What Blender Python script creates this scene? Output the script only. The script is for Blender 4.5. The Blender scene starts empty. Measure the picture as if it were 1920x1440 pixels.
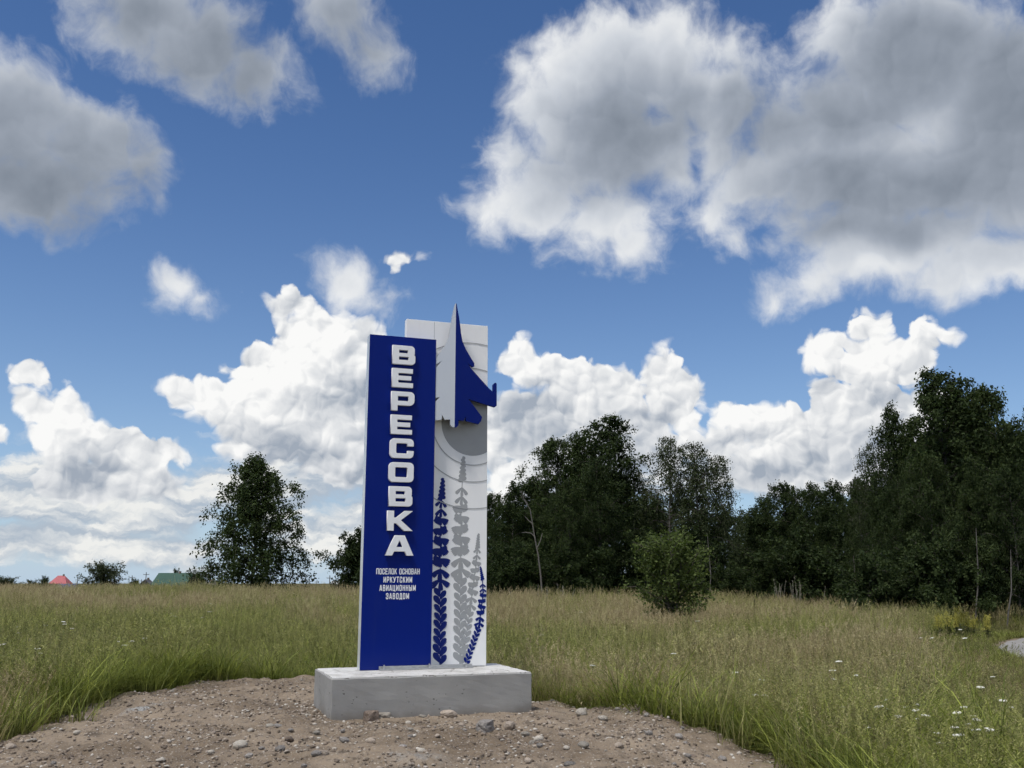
import bpy, bmesh, math, random
import numpy as np
from mathutils import Vector, Matrix, noise as mnoise

# ------------------------------------------------------------------ camera
scene = bpy.context.scene
COL = scene.collection
F_PX, HORIZON, CAM_H = 1800.0, 1092.0, 1.6
PITCH = math.atan((HORIZON - 720) / F_PX)
cam_data = bpy.data.cameras.new('camera')
cam_data.sensor_width = 36.0
cam_data.lens = F_PX / 1920 * 36
cam_data.clip_start = 0.05
cam_data.clip_end = 6000
cam = bpy.data.objects.new('camera', cam_data)
COL.objects.link(cam)
cam.location = (0, 0, CAM_H)
cam.rotation_euler = (math.radians(90) + PITCH, 0, 0)
scene.camera = cam

# ------------------------------------------------------------------ light and exposure
SUN_EL, SUN_AZ = math.radians(62), math.radians(-142)     # azimuth clockwise from +Y: high, over the left shoulder
EXPO = 0.4
SKY_STRENGTH = 0.080
scene.view_settings.view_transform = 'Standard'
scene.view_settings.look = 'None'
scene.view_settings.gamma = 1
scene.view_settings.use_curve_mapping = False
scene.view_settings.exposure = EXPO
sun_data = bpy.data.lights.new('sun', 'SUN')
sun_data.energy = 2.5
sun_data.angle = math.radians(10)
sun_data.color = (1.0, 0.95, 0.88)
sun = bpy.data.objects.new('sun', sun_data)
COL.objects.link(sun)
sun_dir = Vector((math.sin(SUN_AZ) * math.cos(SUN_EL), math.cos(SUN_AZ) * math.cos(SUN_EL), math.sin(SUN_EL)))
sun.rotation_euler = sun_dir.to_track_quat('Z', 'Y').to_euler()
sun.location = (-20, 0, 40)

scene.render.engine = 'CYCLES'
cy = scene.cycles
cy.use_adaptive_sampling = True
cy.adaptive_threshold = 0.025
cy.adaptive_min_samples = 12
cy.use_denoising = True
cy.max_bounces = 5
cy.diffuse_bounces = 3
cy.glossy_bounces = 2
cy.transmission_bounces = 3
cy.transparent_max_bounces = 6
cy.sample_clamp_indirect = 6


def px_dir(x, y):
    """view ray of a photograph pixel as azimuth / elevation in degrees"""
    dx, dy, dz = x - 960, F_PX, -(y - 720)
    c, s = math.cos(PITCH), math.sin(PITCH)
    v = Vector((dx, dy * c - dz * s, dy * s + dz * c)).normalized()
    return math.degrees(math.atan2(v.x, v.y)), math.degrees(math.asin(v.z))


class Graph:
    """small helper to write node trees as expressions"""
    def __init__(self, nt):
        self.nt = nt

    def n(self, kind, **kw):
        nd = self.nt.nodes.new(kind)
        for k, v in kw.items():
            setattr(nd, k, v)
        return nd

    def put(self, sock, v):
        if v is None:
            return
        if isinstance(v, bpy.types.NodeSocket):
            self.nt.links.new(v, sock)
        else:
            sock.default_value = v

    def m(self, op, a, b=None, c=None, clamp=False):
        nd = self.n('ShaderNodeMath', operation=op, use_clamp=clamp)
        for i, v in enumerate((a, b, c)):
            self.put(nd.inputs[i], v)
        return nd.outputs[0]

    def v(self, op, a, b=None, c=None, out=0):
        nd = self.n('ShaderNodeVectorMath', operation=op)
        for i, v in enumerate((a, b, c)):
            self.put(nd.inputs[i], v)
        return nd.outputs[out]

    def scale(self, a, s):
        nd = self.n('ShaderNodeVectorMath', operation='SCALE')
        self.put(nd.inputs[0], a)
        self.put(nd.inputs['Scale'], s)
        return nd.outputs[0]

    def smooth(self, x, lo, hi, a=0.0, b=1.0):
        nd = self.n('ShaderNodeMapRange', interpolation_type='SMOOTHSTEP')
        self.put(nd.inputs[0], x)
        for i, q in zip((1, 2, 3, 4), (lo, hi, a, b)):
            self.put(nd.inputs[i], q)
        return nd.outputs[0]

    def noise(self, vec, scale, detail=4, rough=0.55, dims='3D', kind='FBM', dist=0.0, out='Fac'):
        nd = self.n('ShaderNodeTexNoise', noise_dimensions=dims, noise_type=kind)
        self.put(nd.inputs['Vector'], vec)
        nd.inputs['Scale'].default_value = scale
        nd.inputs['Detail'].default_value = detail
        nd.inputs['Roughness'].default_value = rough
        nd.inputs['Distortion'].default_value = dist
        return nd.outputs['Fac' if out == 'Fac' else 'Color']

    def voronoi(self, vec, scale, detail=0, rough=0.5, dims='3D', feature='F1', out='Distance', rnd=1.0):
        nd = self.n('ShaderNodeTexVoronoi', voronoi_dimensions=dims, feature=feature)
        self.put(nd.inputs['Vector'], vec)
        nd.inputs['Scale'].default_value = scale
        nd.inputs['Detail'].default_value = detail
        nd.inputs['Roughness'].default_value = rough
        nd.inputs['Randomness'].default_value = rnd
        return nd.outputs[out]

    def mix(self, f, a, b, blend='MIX'):
        nd = self.n('ShaderNodeMix', data_type='RGBA', blend_type=blend)
        self.put(nd.inputs[0], f)
        for s, q in ((6, a), (7, b)):
            if not isinstance(q, bpy.types.NodeSocket) and len(q) == 3:
                q = (*q, 1)
            self.put(nd.inputs[s], q)
        return nd.outputs[2]

    def ramp(self, f, stops, interp='LINEAR'):
        nd = self.n('ShaderNodeValToRGB')
        cr = nd.color_ramp
        cr.interpolation = interp
        while len(cr.elements) < len(stops):
            cr.elements.new(0.5)
        for e, (p, c) in zip(cr.elements, stops):
            e.position = p
            e.color = (*c, 1) if len(c) == 3 else c
        self.put(nd.inputs[0], f)
        return nd.outputs[0]


def srgb(*c):
    return tuple(((v / 255) / 12.92 if v <= 10.31 else ((v / 255 + 0.055) / 1.055) ** 2.4) for v in c)


# ------------------------------------------------------------------ sky with procedural clouds (by direction, at infinity)
CUMULUS = [  # crisp heaps: photograph pixel centre and radii, turned into directions
    (62, 705, 40, 28), (52, 745, 32, 30), (100, 765, 50, 48), (135, 830, 75, 60), (215, 845, 80, 42), (290, 858, 50, 34),
    (0, 822, 22, 22), (190, 900, 150, 45), (330, 862, 20, 18),
    (548, 566, 40, 32), (600, 630, 90, 48), (685, 650, 55, 48), (600, 710, 130, 80), (500, 690, 70, 45), (455, 690, 35, 30),
    (350, 735, 48, 34), (425, 755, 90, 45), (560, 790, 160, 75), (480, 835, 80, 35), (690, 820, 90, 80), (640, 870, 80, 40),
    (737, 490, 20, 11), (764, 484, 20, 10), (738, 505, 8, 9),
    (978, 680, 44, 46), (1050, 705, 75, 42), (1130, 740, 95, 55), (1243, 690, 36, 40), (1262, 755, 58, 70), (1090, 800, 190, 70),
    (1000, 800, 110, 70), (1190, 840, 130, 60), (955, 885, 60, 36), (1060, 870, 120, 40),
    (1630, 612, 38, 30), (1725, 622, 42, 42), (1768, 628, 22, 16), (1555, 655, 55, 40), (1650, 680, 110, 52), (1545, 735, 34, 26),
    (1620, 765, 110, 60), (1395, 785, 62, 36), (1360, 835, 50, 40), (1480, 810, 95, 55), (1570, 850, 130, 70), (1455, 880, 100, 40),
    (1720, 800, 90, 80),
]
LOWBANK = [  # flat grey-white banks near the horizon
    (110, 940, 220, 60), (300, 960, 150, 60), (60, 1010, 300, 40), (330, 1030, 160, 40), (540, 920, 170, 60), (620, 1000, 140, 50), (190, 900, 170, 50),
    (640, 900, 120, 60), (1010, 890, 140, 70), (1330, 890, 200, 60), (700, 960, 110, 70), (1560, 890, 220, 60), (1150, 880, 200, 60), (400, 900, 80, 40),
]
SOFT = [  # near ragged clouds overhead
    (280, 10, 150, 70), (380, 75, 150, 90), (470, 150, 85, 60), (250, 50, 110, 60), (640, 35, 80, 60), (690, 90, 48, 50),
    (30, 230, 150, 120), (170, 270, 120, 95), (250, 310, 65, 60), (60, 350, 190, 75),
    (340, 535, 40, 34), (380, 565, 26, 16), (640, 535, 55, 45), (690, 565, 38, 24),
    (1180, 120, 170, 110), (1040, 130, 75, 80), (1010, 200, 60, 70), (1150, 270, 140, 110), (960, 290, 55, 42), (1000, 370, 95, 70), (920, 390, 45, 40),
    (1130, 400, 120, 65), (1180, 460, 55, 45), (1260, 320, 60, 60), (1090, 450, 60, 32), (1400, 110, 70, 60), (1350, 200, 120, 90),
    (1720, 110, 190, 150), (1600, 60, 90, 90), (1560, 230, 150, 110), (1420, 330, 110, 70), (1700, 330, 260, 120), (1880, 250, 180, 220),
    (1130, 170, 130, 100), (1230, 260, 100, 80), (1080, 260, 100, 90), (1580, 330, 130, 100), (1700, 450, 200, 60), (1600, 440, 140, 60), (1040, 330, 90, 60), (1290, 180, 90, 90), (1480, 260, 100, 90), (1330, 280, 90, 70), (1500, 420, 90, 50), (1640, 480, 160, 55), (1840, 490, 180, 60), (1440, 560, 24, 20), (1520, 525, 80, 30), (1340, 410, 60, 45), (1385, 455, 30, 25),
]
HOLES = [(1297, 312, 8, 26), (1492, 75, 12, 42), (1440, 20, 45, 60), (1440, 445, 32, 30), (520, 40, 50, 60), (200, 160, 90, 32)]
SHADE = [  # where the near clouds are thick and show their grey undersides
    (1170, 240, 150, 90), (1130, 300, 120, 60), (1250, 210, 90, 70), (1700, 380, 260, 70), (1850, 330, 170, 120), (1560, 350, 160, 80), (1600, 200, 120, 110), (1420, 230, 100, 90),
    (1700, 410, 240, 50), (1160, 330, 110, 40), (1720, 110, 170, 110), (1880, 180, 120, 160),
    (50, 290, 210, 140), (180, 310, 170, 110), (60, 370, 210, 90), (380, 90, 160, 100), (300, 40, 170, 80), (460, 150, 100, 70), (650, 60, 90, 80),
]
BASES = [(210, 905, 170, 40), (600, 880, 190, 40), (520, 840, 80, 30), (1120, 800, 150, 45), (980, 775, 60, 40), (1180, 870, 150, 50), (1570, 840, 100, 40), (1400, 860, 120, 40), (680, 760, 60, 40), (1640, 730, 70, 24), (620, 940, 120, 40)]


def build_sky():
    world = bpy.data.worlds.new('World')
    scene.world = world
    world.use_nodes = True
    nt = world.node_tree
    nt.nodes.clear()
    g = Graph(nt)
    out = g.n('ShaderNodeOutputWorld')
    sky = g.n('ShaderNodeTexSky', sky_type='NISHITA', sun_disc=False)
    sky.sun_elevation = SUN_EL
    sky.sun_rotation = SUN_AZ
    sky.altitude = 500
    sky.air_density = 1.0
    sky.dust_density = 0.3
    sky.ozone_density = 4.5
    tc = g.n('ShaderNodeTexCoord')
    sep = g.n('ShaderNodeSeparateXYZ')
    nt.links.new(tc.outputs['Generated'], sep.inputs[0])
    az = g.m('MULTIPLY', g.m('ARCTAN2', sep.outputs[0], sep.outputs[1]), 57.29578)
    el = g.m('MULTIPLY', g.m('ARCSINE', sep.outputs[2]), 57.29578)
    comb = g.n('ShaderNodeCombineXYZ')
    nt.links.new(az, comb.inputs[0])
    nt.links.new(el, comb.inputs[1])
    p = comb.outputs[0]

    def warp(vec, scale, detail, amp, rough=0.55):
        c = g.noise(vec, scale, detail, rough, dims='2D', out='Color')
        d = g.v('SUBTRACT', c, (0.5, 0.5, 0.5))
        nd = g.n('ShaderNodeVectorMath', operation='MULTIPLY_ADD')
        g.put(nd.inputs[0], d)
        nd.inputs[1].default_value = (amp * 2, amp * 2, 0)
        g.put(nd.inputs[2], vec)
        return nd.outputs[0]

    def blobs(vec, lst, k):
        acc = None
        for (cx, cyy, rx, ry) in lst:
            a0, e0 = px_dir(cx, cyy)
            ra = max(0.2, (px_dir(cx + rx, cyy)[0] - px_dir(cx - rx, cyy)[0]) / 2)
            re = max(0.2, (px_dir(cx, cyy - ry)[1] - px_dir(cx, cyy + ry)[1]) / 2)
            q = g.v('MULTIPLY_ADD', vec, (1 / ra, 1 / re, 0), (-a0 / ra, -e0 / re, 0))
            ln = g.v('LENGTH', q, out=1)
            r = min(ra, re) * 0.65 + max(ra, re) * 0.35
            sd = g.m('MULTIPLY_ADD', ln, r, -r)
            acc = sd if acc is None else g.m('SMOOTH_MIN', acc, sd, k)
        return acc

    K = 2 ** -EXPO / SKY_STRENGTH

    def col(*c):
        return tuple(v * K for v in srgb(*c))

    def bgnode(c):
        nd = g.n('ShaderNodeBackground')
        nd.inputs['Strength'].default_value = SKY_STRENGTH
        g.put(nd.inputs[0], c)
        return nd.outputs[0]

    def mixsh(f, a, b):
        nd = g.n('ShaderNodeMixShader')
        g.put(nd.inputs[0], f)
        g.put(nd.inputs[1], a)
        g.put(nd.inputs[2], b)
        return nd.outputs[0]
    inv = lambda x: g.m('SUBTRACT', 1.0, x)
    sq = lambda x: g.m('MULTIPLY', x, x)
    # pale air towards the horizon
    airy = g.m('POWER', 2.718, g.m('MULTIPLY', g.m('MAXIMUM', el, 0.0), -0.125))
    hs = g.n('ShaderNodeHueSaturation')
    hs.inputs['Hue'].default_value = 0.506
    hs.inputs['Saturation'].default_value = 1.16
    hs.inputs['Value'].default_value = 1.02
    nt.links.new(sky.outputs[0], hs.inputs['Color'])
    clear = g.mix(g.m('MULTIPLY', airy, 0.80), hs.outputs[0], col(178, 203, 230))

    # broken cloud all round, outside the view, whitened to light the sign
    gen = g.noise(g.v('MULTIPLY', tc.outputs['Generated'], (1, 1, 1.7)), 2.1, 6, 0.55)
    gen_a = g.smooth(gen, 0.46, 0.54)
    gen_c = g.mix(g.smooth(gen, 0.52, 0.66), col(246, 246, 246), col(165, 173, 183))
    generic = g.mix(gen_a, clear, gen_c)

    def soft(lst, shades, holes):
        sw0 = warp(p, 0.15, 3, 1.3, 0.5)
        sw = warp(sw0, 0.6, 4, 0.42, 0.5)
        d = blobs(sw, lst, 0.9)
        if holes:
            d = g.m('SMOOTH_MAX', d, g.m('MULTIPLY', blobs(sw, holes, 0.3), -1.0), 0.5)
        rag = g.noise(sw0, 0.42, 7, 0.52, dims='2D')
        d2 = g.m('MULTIPLY_ADD', g.m('SUBTRACT', rag, 0.5), -2.8, d)
        sh = g.smooth(blobs(sw0, shades, 1.4), 2.6, -2.2)
        d2 = g.m('MULTIPLY_ADD', g.m('SUBTRACT', g.noise(sw, 1.6, 5, 0.6, dims='2D'), 0.5), -0.9, d2)
        v1 = sq(g.voronoi(sw, 0.55, dims='2D'))
        v2 = sq(g.voronoi(g.v('ADD', sw, (-0.2, 0.34, 0)), 0.55, dims='2D'))
        var = g.noise(p, 0.22, 4, 0.5, dims='2D')
        lit = g.m('MULTIPLY_ADD', g.m('SUBTRACT', v2, v1), 0.13, 0.90)
        lit = g.m('MULTIPLY_ADD', g.m('SUBTRACT', var, 0.5), 0.5, lit)
        thick = g.smooth(d2, 0.4, -3.5)
        lit = g.m('SUBTRACT', lit, g.m('MULTIPLY', thick, 0.12))
        lit = g.m('SUBTRACT', lit, g.m('MULTIPLY', sh, 0.64), clamp=True)
        a = g.m('MULTIPLY', g.smooth(d2, 0.9, -1.5), 0.97)
        c = g.ramp(lit, [(0.0, col(124, 133, 145)), (0.3, col(160, 168, 180)), (0.7, col(208, 213, 220)), (1.0, col(244, 245, 245))])
        return a, c

    # upper part of the view: near ragged clouds only
    a, c = soft([b for b in SOFT], SHADE, HOLES)
    upper = g.mix(a, clear, c)

    # lower part: heaps, low banks, and the near clouds that reach down
    pw = warp(p, 0.35, 5, 0.9, 0.6)
    low_d = blobs(pw, LOWBANK, 0.8)
    streak = g.noise(g.v('MULTIPLY', pw, (0.16, 0.55, 0)), 1.0, 5, 0.55, dims='2D')
    low_d = g.m('MULTIPLY_ADD', g.m('SUBTRACT', streak, 0.5), -6.0, low_d)
    low_a = g.m('MULTIPLY', g.smooth(low_d, 1.1, -1.3), 0.92)
    lr = g.noise(g.v('MULTIPLY_ADD', pw, (0.16, 0.55, 0), (-0.05, 0.16, 0)), 1.0, 5, 0.55, dims='2D')
    low_l = g.m('MULTIPLY_ADD', g.m('SUBTRACT', streak, lr), 2.6, g.smooth(streak, 0.30, 0.75), clamp=True)
    low_c = g.mix(low_l, col(176, 187, 200), col(242, 241, 237))
    cw = warp(warp(p, 0.42, 2, 0.55), 1.3, 3, 0.2, 0.5)
    cd = blobs(cw, CUMULUS, 0.35)

    def billow(vec):
        v1 = sq(g.voronoi(vec, 0.62, dims='2D'))
        v2 = sq(g.voronoi(vec, 1.55, dims='2D'))
        n1 = g.noise(vec, 2.4, 5, 0.58, dims='2D')
        return g.m('ADD', g.m('MULTIPLY_ADD', v1, -1.25, g.m('MULTIPLY', v2, -0.5)), g.m('MULTIPLY', n1, 0.34))
    h0 = billow(cw)
    h1 = billow(g.v('ADD', cw, (-0.14, 0.24, 0)))
    sd = g.m('MULTIPLY_ADD', h0, -0.75, cd)
    fluff = g.smooth(g.noise(p, 0.5, 2, 0.5, dims='2D'), 0.35, 0.7, 0.14, 0.55)
    cum_a = g.smooth(sd, fluff, -0.14)
    bases = g.smooth(blobs(warp(p, 0.22, 3, 0.9, 0.5), BASES, 0.9), 1.9, -1.4)
    inner = g.smooth(cd, 0.0, -1.8)
    big = g.noise(cw, 0.23, 3, 0.5, dims='2D')
    big1 = g.noise(g.v('ADD', cw, (-0.35, 0.6, 0)), 0.23, 3, 0.5, dims='2D')
    lit = g.m('MULTIPLY_ADD', g.m('SUBTRACT', h0, h1), 0.60, 0.89)
    lit = g.m('MULTIPLY_ADD', g.m('SUBTRACT', big, big1), 2.7, lit)
    lit = g.m('SUBTRACT', lit, g.m('MULTIPLY', bases, 0.55))
    lit = g.m('SUBTRACT', lit, g.m('MULTIPLY', inner, 0.08), clamp=True)
    cum_c = g.mix(lit, col(160, 170, 184), col(250, 250, 249))
    a, c = soft([b for b in SOFT if b[1] + b[3] > 330], [b for b in SHADE if b[1] + b[3] > 330], [b for b in HOLES if b[1] > 330])
    low = g.mix(low_a, clear, low_c)
    low = g.mix(cum_a, low, cum_c)
    low = g.mix(a, low, c)
    low = g.mix(g.smooth(el, 0.0, -1.0), low, col(110, 115, 118))

    e_cut = px_dir(960, 452)[1]
    in_view = mixsh(g.m('GREATER_THAN', el, e_cut), bgnode(low), bgnode(upper))
    q = g.v('LENGTH', g.v('MULTIPLY_ADD', p, (1 / 38.0, 1 / 42.0, 0), (0, -4 / 42.0, 0)), out=1)
    inside = g.smooth(q, 1.35, 1.05)
    nt.links.new(mixsh(inside, bgnode(generic), in_view), out.inputs[0])
    world.cycles.sampling_method = 'MANUAL'
    world.cycles.sample_map_resolution = 512


build_sky()

# ------------------------------------------------------------------ helpers
def link(o, parent=None):
    COL.objects.link(o)
    if parent is not None:
        o.parent = parent
    return o


def mesh_np(name, verts, faces, mats=None, smooth=False, mat_idx=None):
    """verts (n,3); faces (m,k) int array of equal-size faces"""
    me = bpy.data.meshes.new(name)
    verts = np.asarray(verts, np.float32)
    faces = np.asarray(faces, np.int32)
    n, (m, k) = len(verts), faces.shape
    me.vertices.add(n)
    me.vertices.foreach_set('co', verts.ravel())
    me.loops.add(m * k)
    me.loops.foreach_set('vertex_index', faces.ravel())
    me.polygons.add(m)
    me.polygons.foreach_set('loop_start', np.arange(0, m * k, k, dtype=np.int32))
    if smooth:
        me.polygons.foreach_set('use_smooth', np.ones(m, bool))
    for mt in (mats or []):
        me.materials.append(mt)
    if mat_idx is not None:
        me.polygons.foreach_set('material_index', np.asarray(mat_idx, np.int32))
    me.update(calc_edges=True)
    me.validate()
    return me


def attr_f(me, name, vals, domain='POINT'):
    a = me.attributes.new(name, 'FLOAT', domain)
    a.data.foreach_set('value', np.asarray(vals, np.float32))


def obj(name, me, parent=None, loc=None):
    o = bpy.data.objects.new(name, me)
    if loc is not None:
        o.location = loc
    return link(o, parent)


def tag(o, label=None, cat=None, group=None, kind=None):
    if label:
        o['label'] = label
    if cat:
        o['category'] = cat
    if group:
        o['group'] = group
    if kind:
        o['kind'] = kind
    return o


def thing(name, label, cat, loc=(0, 0, 0), rz=0.0, group=None):
    o = bpy.data.objects.new(name, None)
    o.empty_display_size = 0.2
    o.location = loc
    o.rotation_euler = (0, 0, rz)
    link(o)
    return tag(o, label, cat, group)


def copy_thing(src, loc, rz=0.0, scale=None, label=None, group=None):
    r = src.copy()
    COL.objects.link(r)
    r.location = loc
    r.rotation_euler = (0, 0, rz)
    if scale is not None:
        r.scale = scale
    if label:
        r['label'] = label
    if group:
        r['group'] = group
    for ch in src.children:
        c = ch.copy()
        COL.objects.link(c)
        c.parent = r
        for gch in ch.children:
            d = gch.copy()
            COL.objects.link(d)
            d.parent = c
    return r


class MB:
    """collects boxes, prisms and tubes into one mesh"""
    def __init__(self):
        self.v, self.f = [], []

    def add(self, vs, fs):
        b = len(self.v)
        self.v += [tuple(q) for q in vs]
        self.f += [tuple(i + b for i in f) for f in fs]

    def box(self, x0, x1, y0, y1, z0, z1):
        self.add([(x0, y0, z0), (x1, y0, z0), (x1, y1, z0), (x0, y1, z0), (x0, y0, z1), (x1, y0, z1), (x1, y1, z1), (x0, y1, z1)],
                 [(0, 3, 2, 1), (4, 5, 6, 7), (0, 1, 5, 4), (1, 2, 6, 5), (2, 3, 7, 6), (3, 0, 4, 7)])

    def tube(self, pts, rad, n=6, cap=True):
        pts = [Vector(q) for q in pts]
        rings = []
        for i, q in enumerate(pts):
            d = (pts[min(i + 1, len(pts) - 1)] - pts[max(i - 1, 0)]).normalized()
            a = d.orthogonal().normalized() if i == 0 else (rings[-1][1] - d * rings[-1][1].dot(d)).normalized()
            b = d.cross(a)
            r = rad[i] if hasattr(rad, '__len__') else rad
            rings.append(([q + (a * math.cos(t) + b * math.sin(t)) * r for t in [2 * math.pi * k / n for k in range(n)]], a))
        vs = [v for r, _ in rings for v in r]
        fs = [(i * n + k, i * n + (k + 1) % n, (i + 1) * n + (k + 1) % n, (i + 1) * n + k) for i in range(len(pts) - 1) for k in range(n)]
        if cap:
            fs += [tuple(range(n - 1, -1, -1)), tuple((len(pts) - 1) * n + k for k in range(n))]
        self.add(vs, fs)

    def mesh(self, name, mat, smooth=False, bevel=0.0):
        me = bpy.data.meshes.new(name)
        me.from_pydata(self.v, [], self.f)
        if bevel:
            bm = bmesh.new()
            bm.from_mesh(me)
            bmesh.ops.bevel(bm, geom=bm.edges[:], offset=bevel, segments=2, profile=0.6, affect='EDGES', clamp_overlap=True)
            bm.to_mesh(me)
            bm.free()
        if mat:
            me.materials.append(mat)
        if smooth:
            me.polygons.foreach_set('use_smooth', np.ones(len(me.polygons), bool))
        me.update()
        return me


# --- vectorised gradient noise
_rs = np.random.RandomState(7)
_perm = np.concatenate([_rs.permutation(256)] * 3)
_grad = _rs.randn(256, 2)
_grad /= np.linalg.norm(_grad, axis=1)[:, None]


def pnoise(x, y):
    xi, yi = np.floor(x).astype(int), np.floor(y).astype(int)
    xf, yf = x - xi, y - yi
    u, v = xf * xf * xf * (xf * (xf * 6 - 15) + 10), yf * yf * yf * (yf * (yf * 6 - 15) + 10)

    def gr(ix, iy, fx, fy):
        q = _grad[_perm[(_perm[ix & 255] + iy) & 255]]
        return q[..., 0] * fx + q[..., 1] * fy
    a = gr(xi, yi, xf, yf) * (1 - u) + gr(xi + 1, yi, xf - 1, yf) * u
    b = gr(xi, yi + 1, xf, yf - 1) * (1 - u) + gr(xi + 1, yi + 1, xf - 1, yf - 1) * u
    return (a * (1 - v) + b * v) * 1.5


def fbm(x, y, oct=4, gain=0.5):
    s, a = 0, 1.0
    for i in range(oct):
        s = s + a * pnoise(x * 2 ** i + 17.3 * i, y * 2 ** i - 9.1 * i)
        a *= gain
    return s


def sstep(x, a, b):
    t = np.clip((np.asarray(x, float) - a) / (b - a), 0, 1)
    return t * t * (3 - 2 * t)


# --- camera rays for surveying positions out of the photograph
def px_ray(x, y):
    dx, dy, dz = x - 960, F_PX, -(y - 720)
    c, s = math.cos(PITCH), math.sin(PITCH)
    return Vector((dx, dy * c - dz * s, dy * s + dz * c))


def px_at_depth(x, y, depth):
    r = px_ray(x, y)
    return Vector((0, 0, CAM_H)) + r * (depth / r.y)


# ------------------------------------------------------------------ materials
def material(name):
    m = bpy.data.materials.new(name)
    m.use_nodes = True
    nt = m.node_tree
    bs = nt.nodes['Principled BSDF']
    return m, Graph(nt), bs


def objcoord(g):
    return g.n('ShaderNodeTexCoord').outputs['Object']


def geopos(g):
    return g.n('ShaderNodeNewGeometry').outputs['Position']


def bump(g, bs, height, strength=0.3, dist=0.02):
    b = g.n('ShaderNodeBump')
    b.inputs['Strength'].default_value = strength
    b.inputs['Distance'].default_value = dist
    g.put(b.inputs['Height'], height)
    g.nt.links.new(b.outputs[0], bs.inputs['Normal'])


def plain(name, colr, rough=0.5, metal=0.0, var=0.06, scale=6.0, bmp=0.0, spec=0.5):
    m, g, bs = material(name)
    p = objcoord(g)
    nz = g.noise(p, scale, 5, 0.6)
    f = g.smooth(nz, 0.3, 0.7)
    g.put(bs.inputs['Base Color'], g.mix(f, tuple(c * (1 - var) for c in colr), tuple(min(1, c * (1 + var)) for c in colr)))
    g.put(bs.inputs['Roughness'], g.m('MULTIPLY_ADD', f, 0.12, rough - 0.06))
    bs.inputs['Metallic'].default_value = metal
    bs.inputs['Specular IOR Level'].default_value = spec
    if bmp:
        bump(g, bs, nz, bmp, 0.01)
    return m


M = {}


def panel_mat(name, colr, rough, spec, dust):
    m, g, bs = material(name)
    p = objcoord(g)
    streak = g.noise(g.v('MULTIPLY', p, (9, 9, 0.5)), 1.0, 5, 0.6)
    cloudy = g.noise(p, 1.2, 5, 0.6)
    f = g.m('MULTIPLY', g.smooth(streak, 0.48, 0.75), g.smooth(cloudy, 0.35, 0.65))
    sep = g.n('ShaderNodeSeparateXYZ')
    g.nt.links.new(p, sep.inputs[0])
    splash = g.m('MULTIPLY', g.smooth(g.m('ADD', sep.outputs[2], g.m('MULTIPLY', cloudy, 0.5)), 0.55, 0.15), 0.25)
    f = g.m('ADD', g.m('MULTIPLY', f, 0.10), g.m('MULTIPLY', splash, 0.5))
    g.put(bs.inputs['Base Color'], g.mix(f, colr, dust))
    g.put(bs.inputs['Roughness'], g.m('MULTIPLY_ADD', cloudy, 0.2, rough - 0.1))
    bs.inputs['Specular IOR Level'].default_value = spec
    bump(g, bs, g.noise(p, 0.9, 2, 0.5), 0.06, 0.05)
    return m


M['navy'] = panel_mat('navy_panel', (0.0012, 0.0130, 0.168), 0.42, 0.10, (0.05, 0.06, 0.12))
M['navy_print'] = plain('navy_print', (0.0018, 0.0145, 0.165), 0.45, 0, 0.05, spec=0.2)
M['white'] = panel_mat('white_panel', (0.84, 0.85, 0.86), 0.38, 0.4, (0.62, 0.60, 0.56))
M['letter'] = plain('letter_face', (0.78, 0.80, 0.83), 0.45, 0, 0.03)
M['grey_print'] = plain('grey_print', (0.32, 0.335, 0.35), 0.4, 0, 0.03)
M['line_print'] = plain('line_print', (0.36, 0.375, 0.39), 0.4, 0, 0.03)
M['silver'] = plain('silver_sheet', (0.60, 0.62, 0.645), 0.36, 0.8, 0.03, 2.0)
M['alu'] = plain('panel_edge', (0.62, 0.65, 0.67), 0.35, 0.3, 0.04)
M['steel'] = plain('galvanised_steel', (0.45, 0.46, 0.47), 0.42, 0.7, 0.12, 20)


def concrete_mat(name, base, dark):
    m, g, bs = material(name)
    p = objcoord(g)
    big = g.noise(p, 1.6, 6, 0.62)
    fine = g.noise(p, 55, 4, 0.6)
    c = g.mix(g.smooth(big, 0.3, 0.7), dark, base)
    c = g.mix(g.m('MULTIPLY', g.smooth(fine, 0.55, 0.8), 0.25), c, tuple(v * 0.75 for v in base))
    # grime creeping up from the soil
    sep = g.n('ShaderNodeSeparateXYZ')
    g.nt.links.new(p, sep.inputs[0])
    low = g.m('MULTIPLY', g.smooth(g.m('ADD', sep.outputs[2], g.m('MULTIPLY', big, 0.25)), 0.30, 0.08), 0.65)
    c = g.mix(low, c, (0.13, 0.11, 0.09))
    # pock marks left by air bubbles, gathered in patches
    pock = g.voronoi(g.v('MULTIPLY', p, (1, 1, 1.5)), 13, 0)
    patch = g.smooth(g.noise(g.v('ADD', p, (3.1, 0, 0.4)), 1.7, 3, 0.6), 0.52, 0.60)
    size = g.m('MULTIPLY', g.noise(p, 9, 2, 0.5), 0.36)
    hole = g.m('MULTIPLY', g.m('LESS_THAN', pock, g.m('SUBTRACT', size, 0.03)), patch)
    g.put(bs.inputs['Base Color'], g.mix(g.m('MULTIPLY', hole, 0.75), c, (0.05, 0.048, 0.045)))
    bs.inputs['Roughness'].default_value = 0.85
    h = g.m('SUBTRACT', g.m('MULTIPLY', fine, 0.15), g.m('MULTIPLY', hole, 0.8))
    bump(g, bs, h, 0.5, 0.012)
    return m


M['concrete'] = concrete_mat('grey_concrete', (0.29, 0.29, 0.284), (0.245, 0.245, 0.24))


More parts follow.
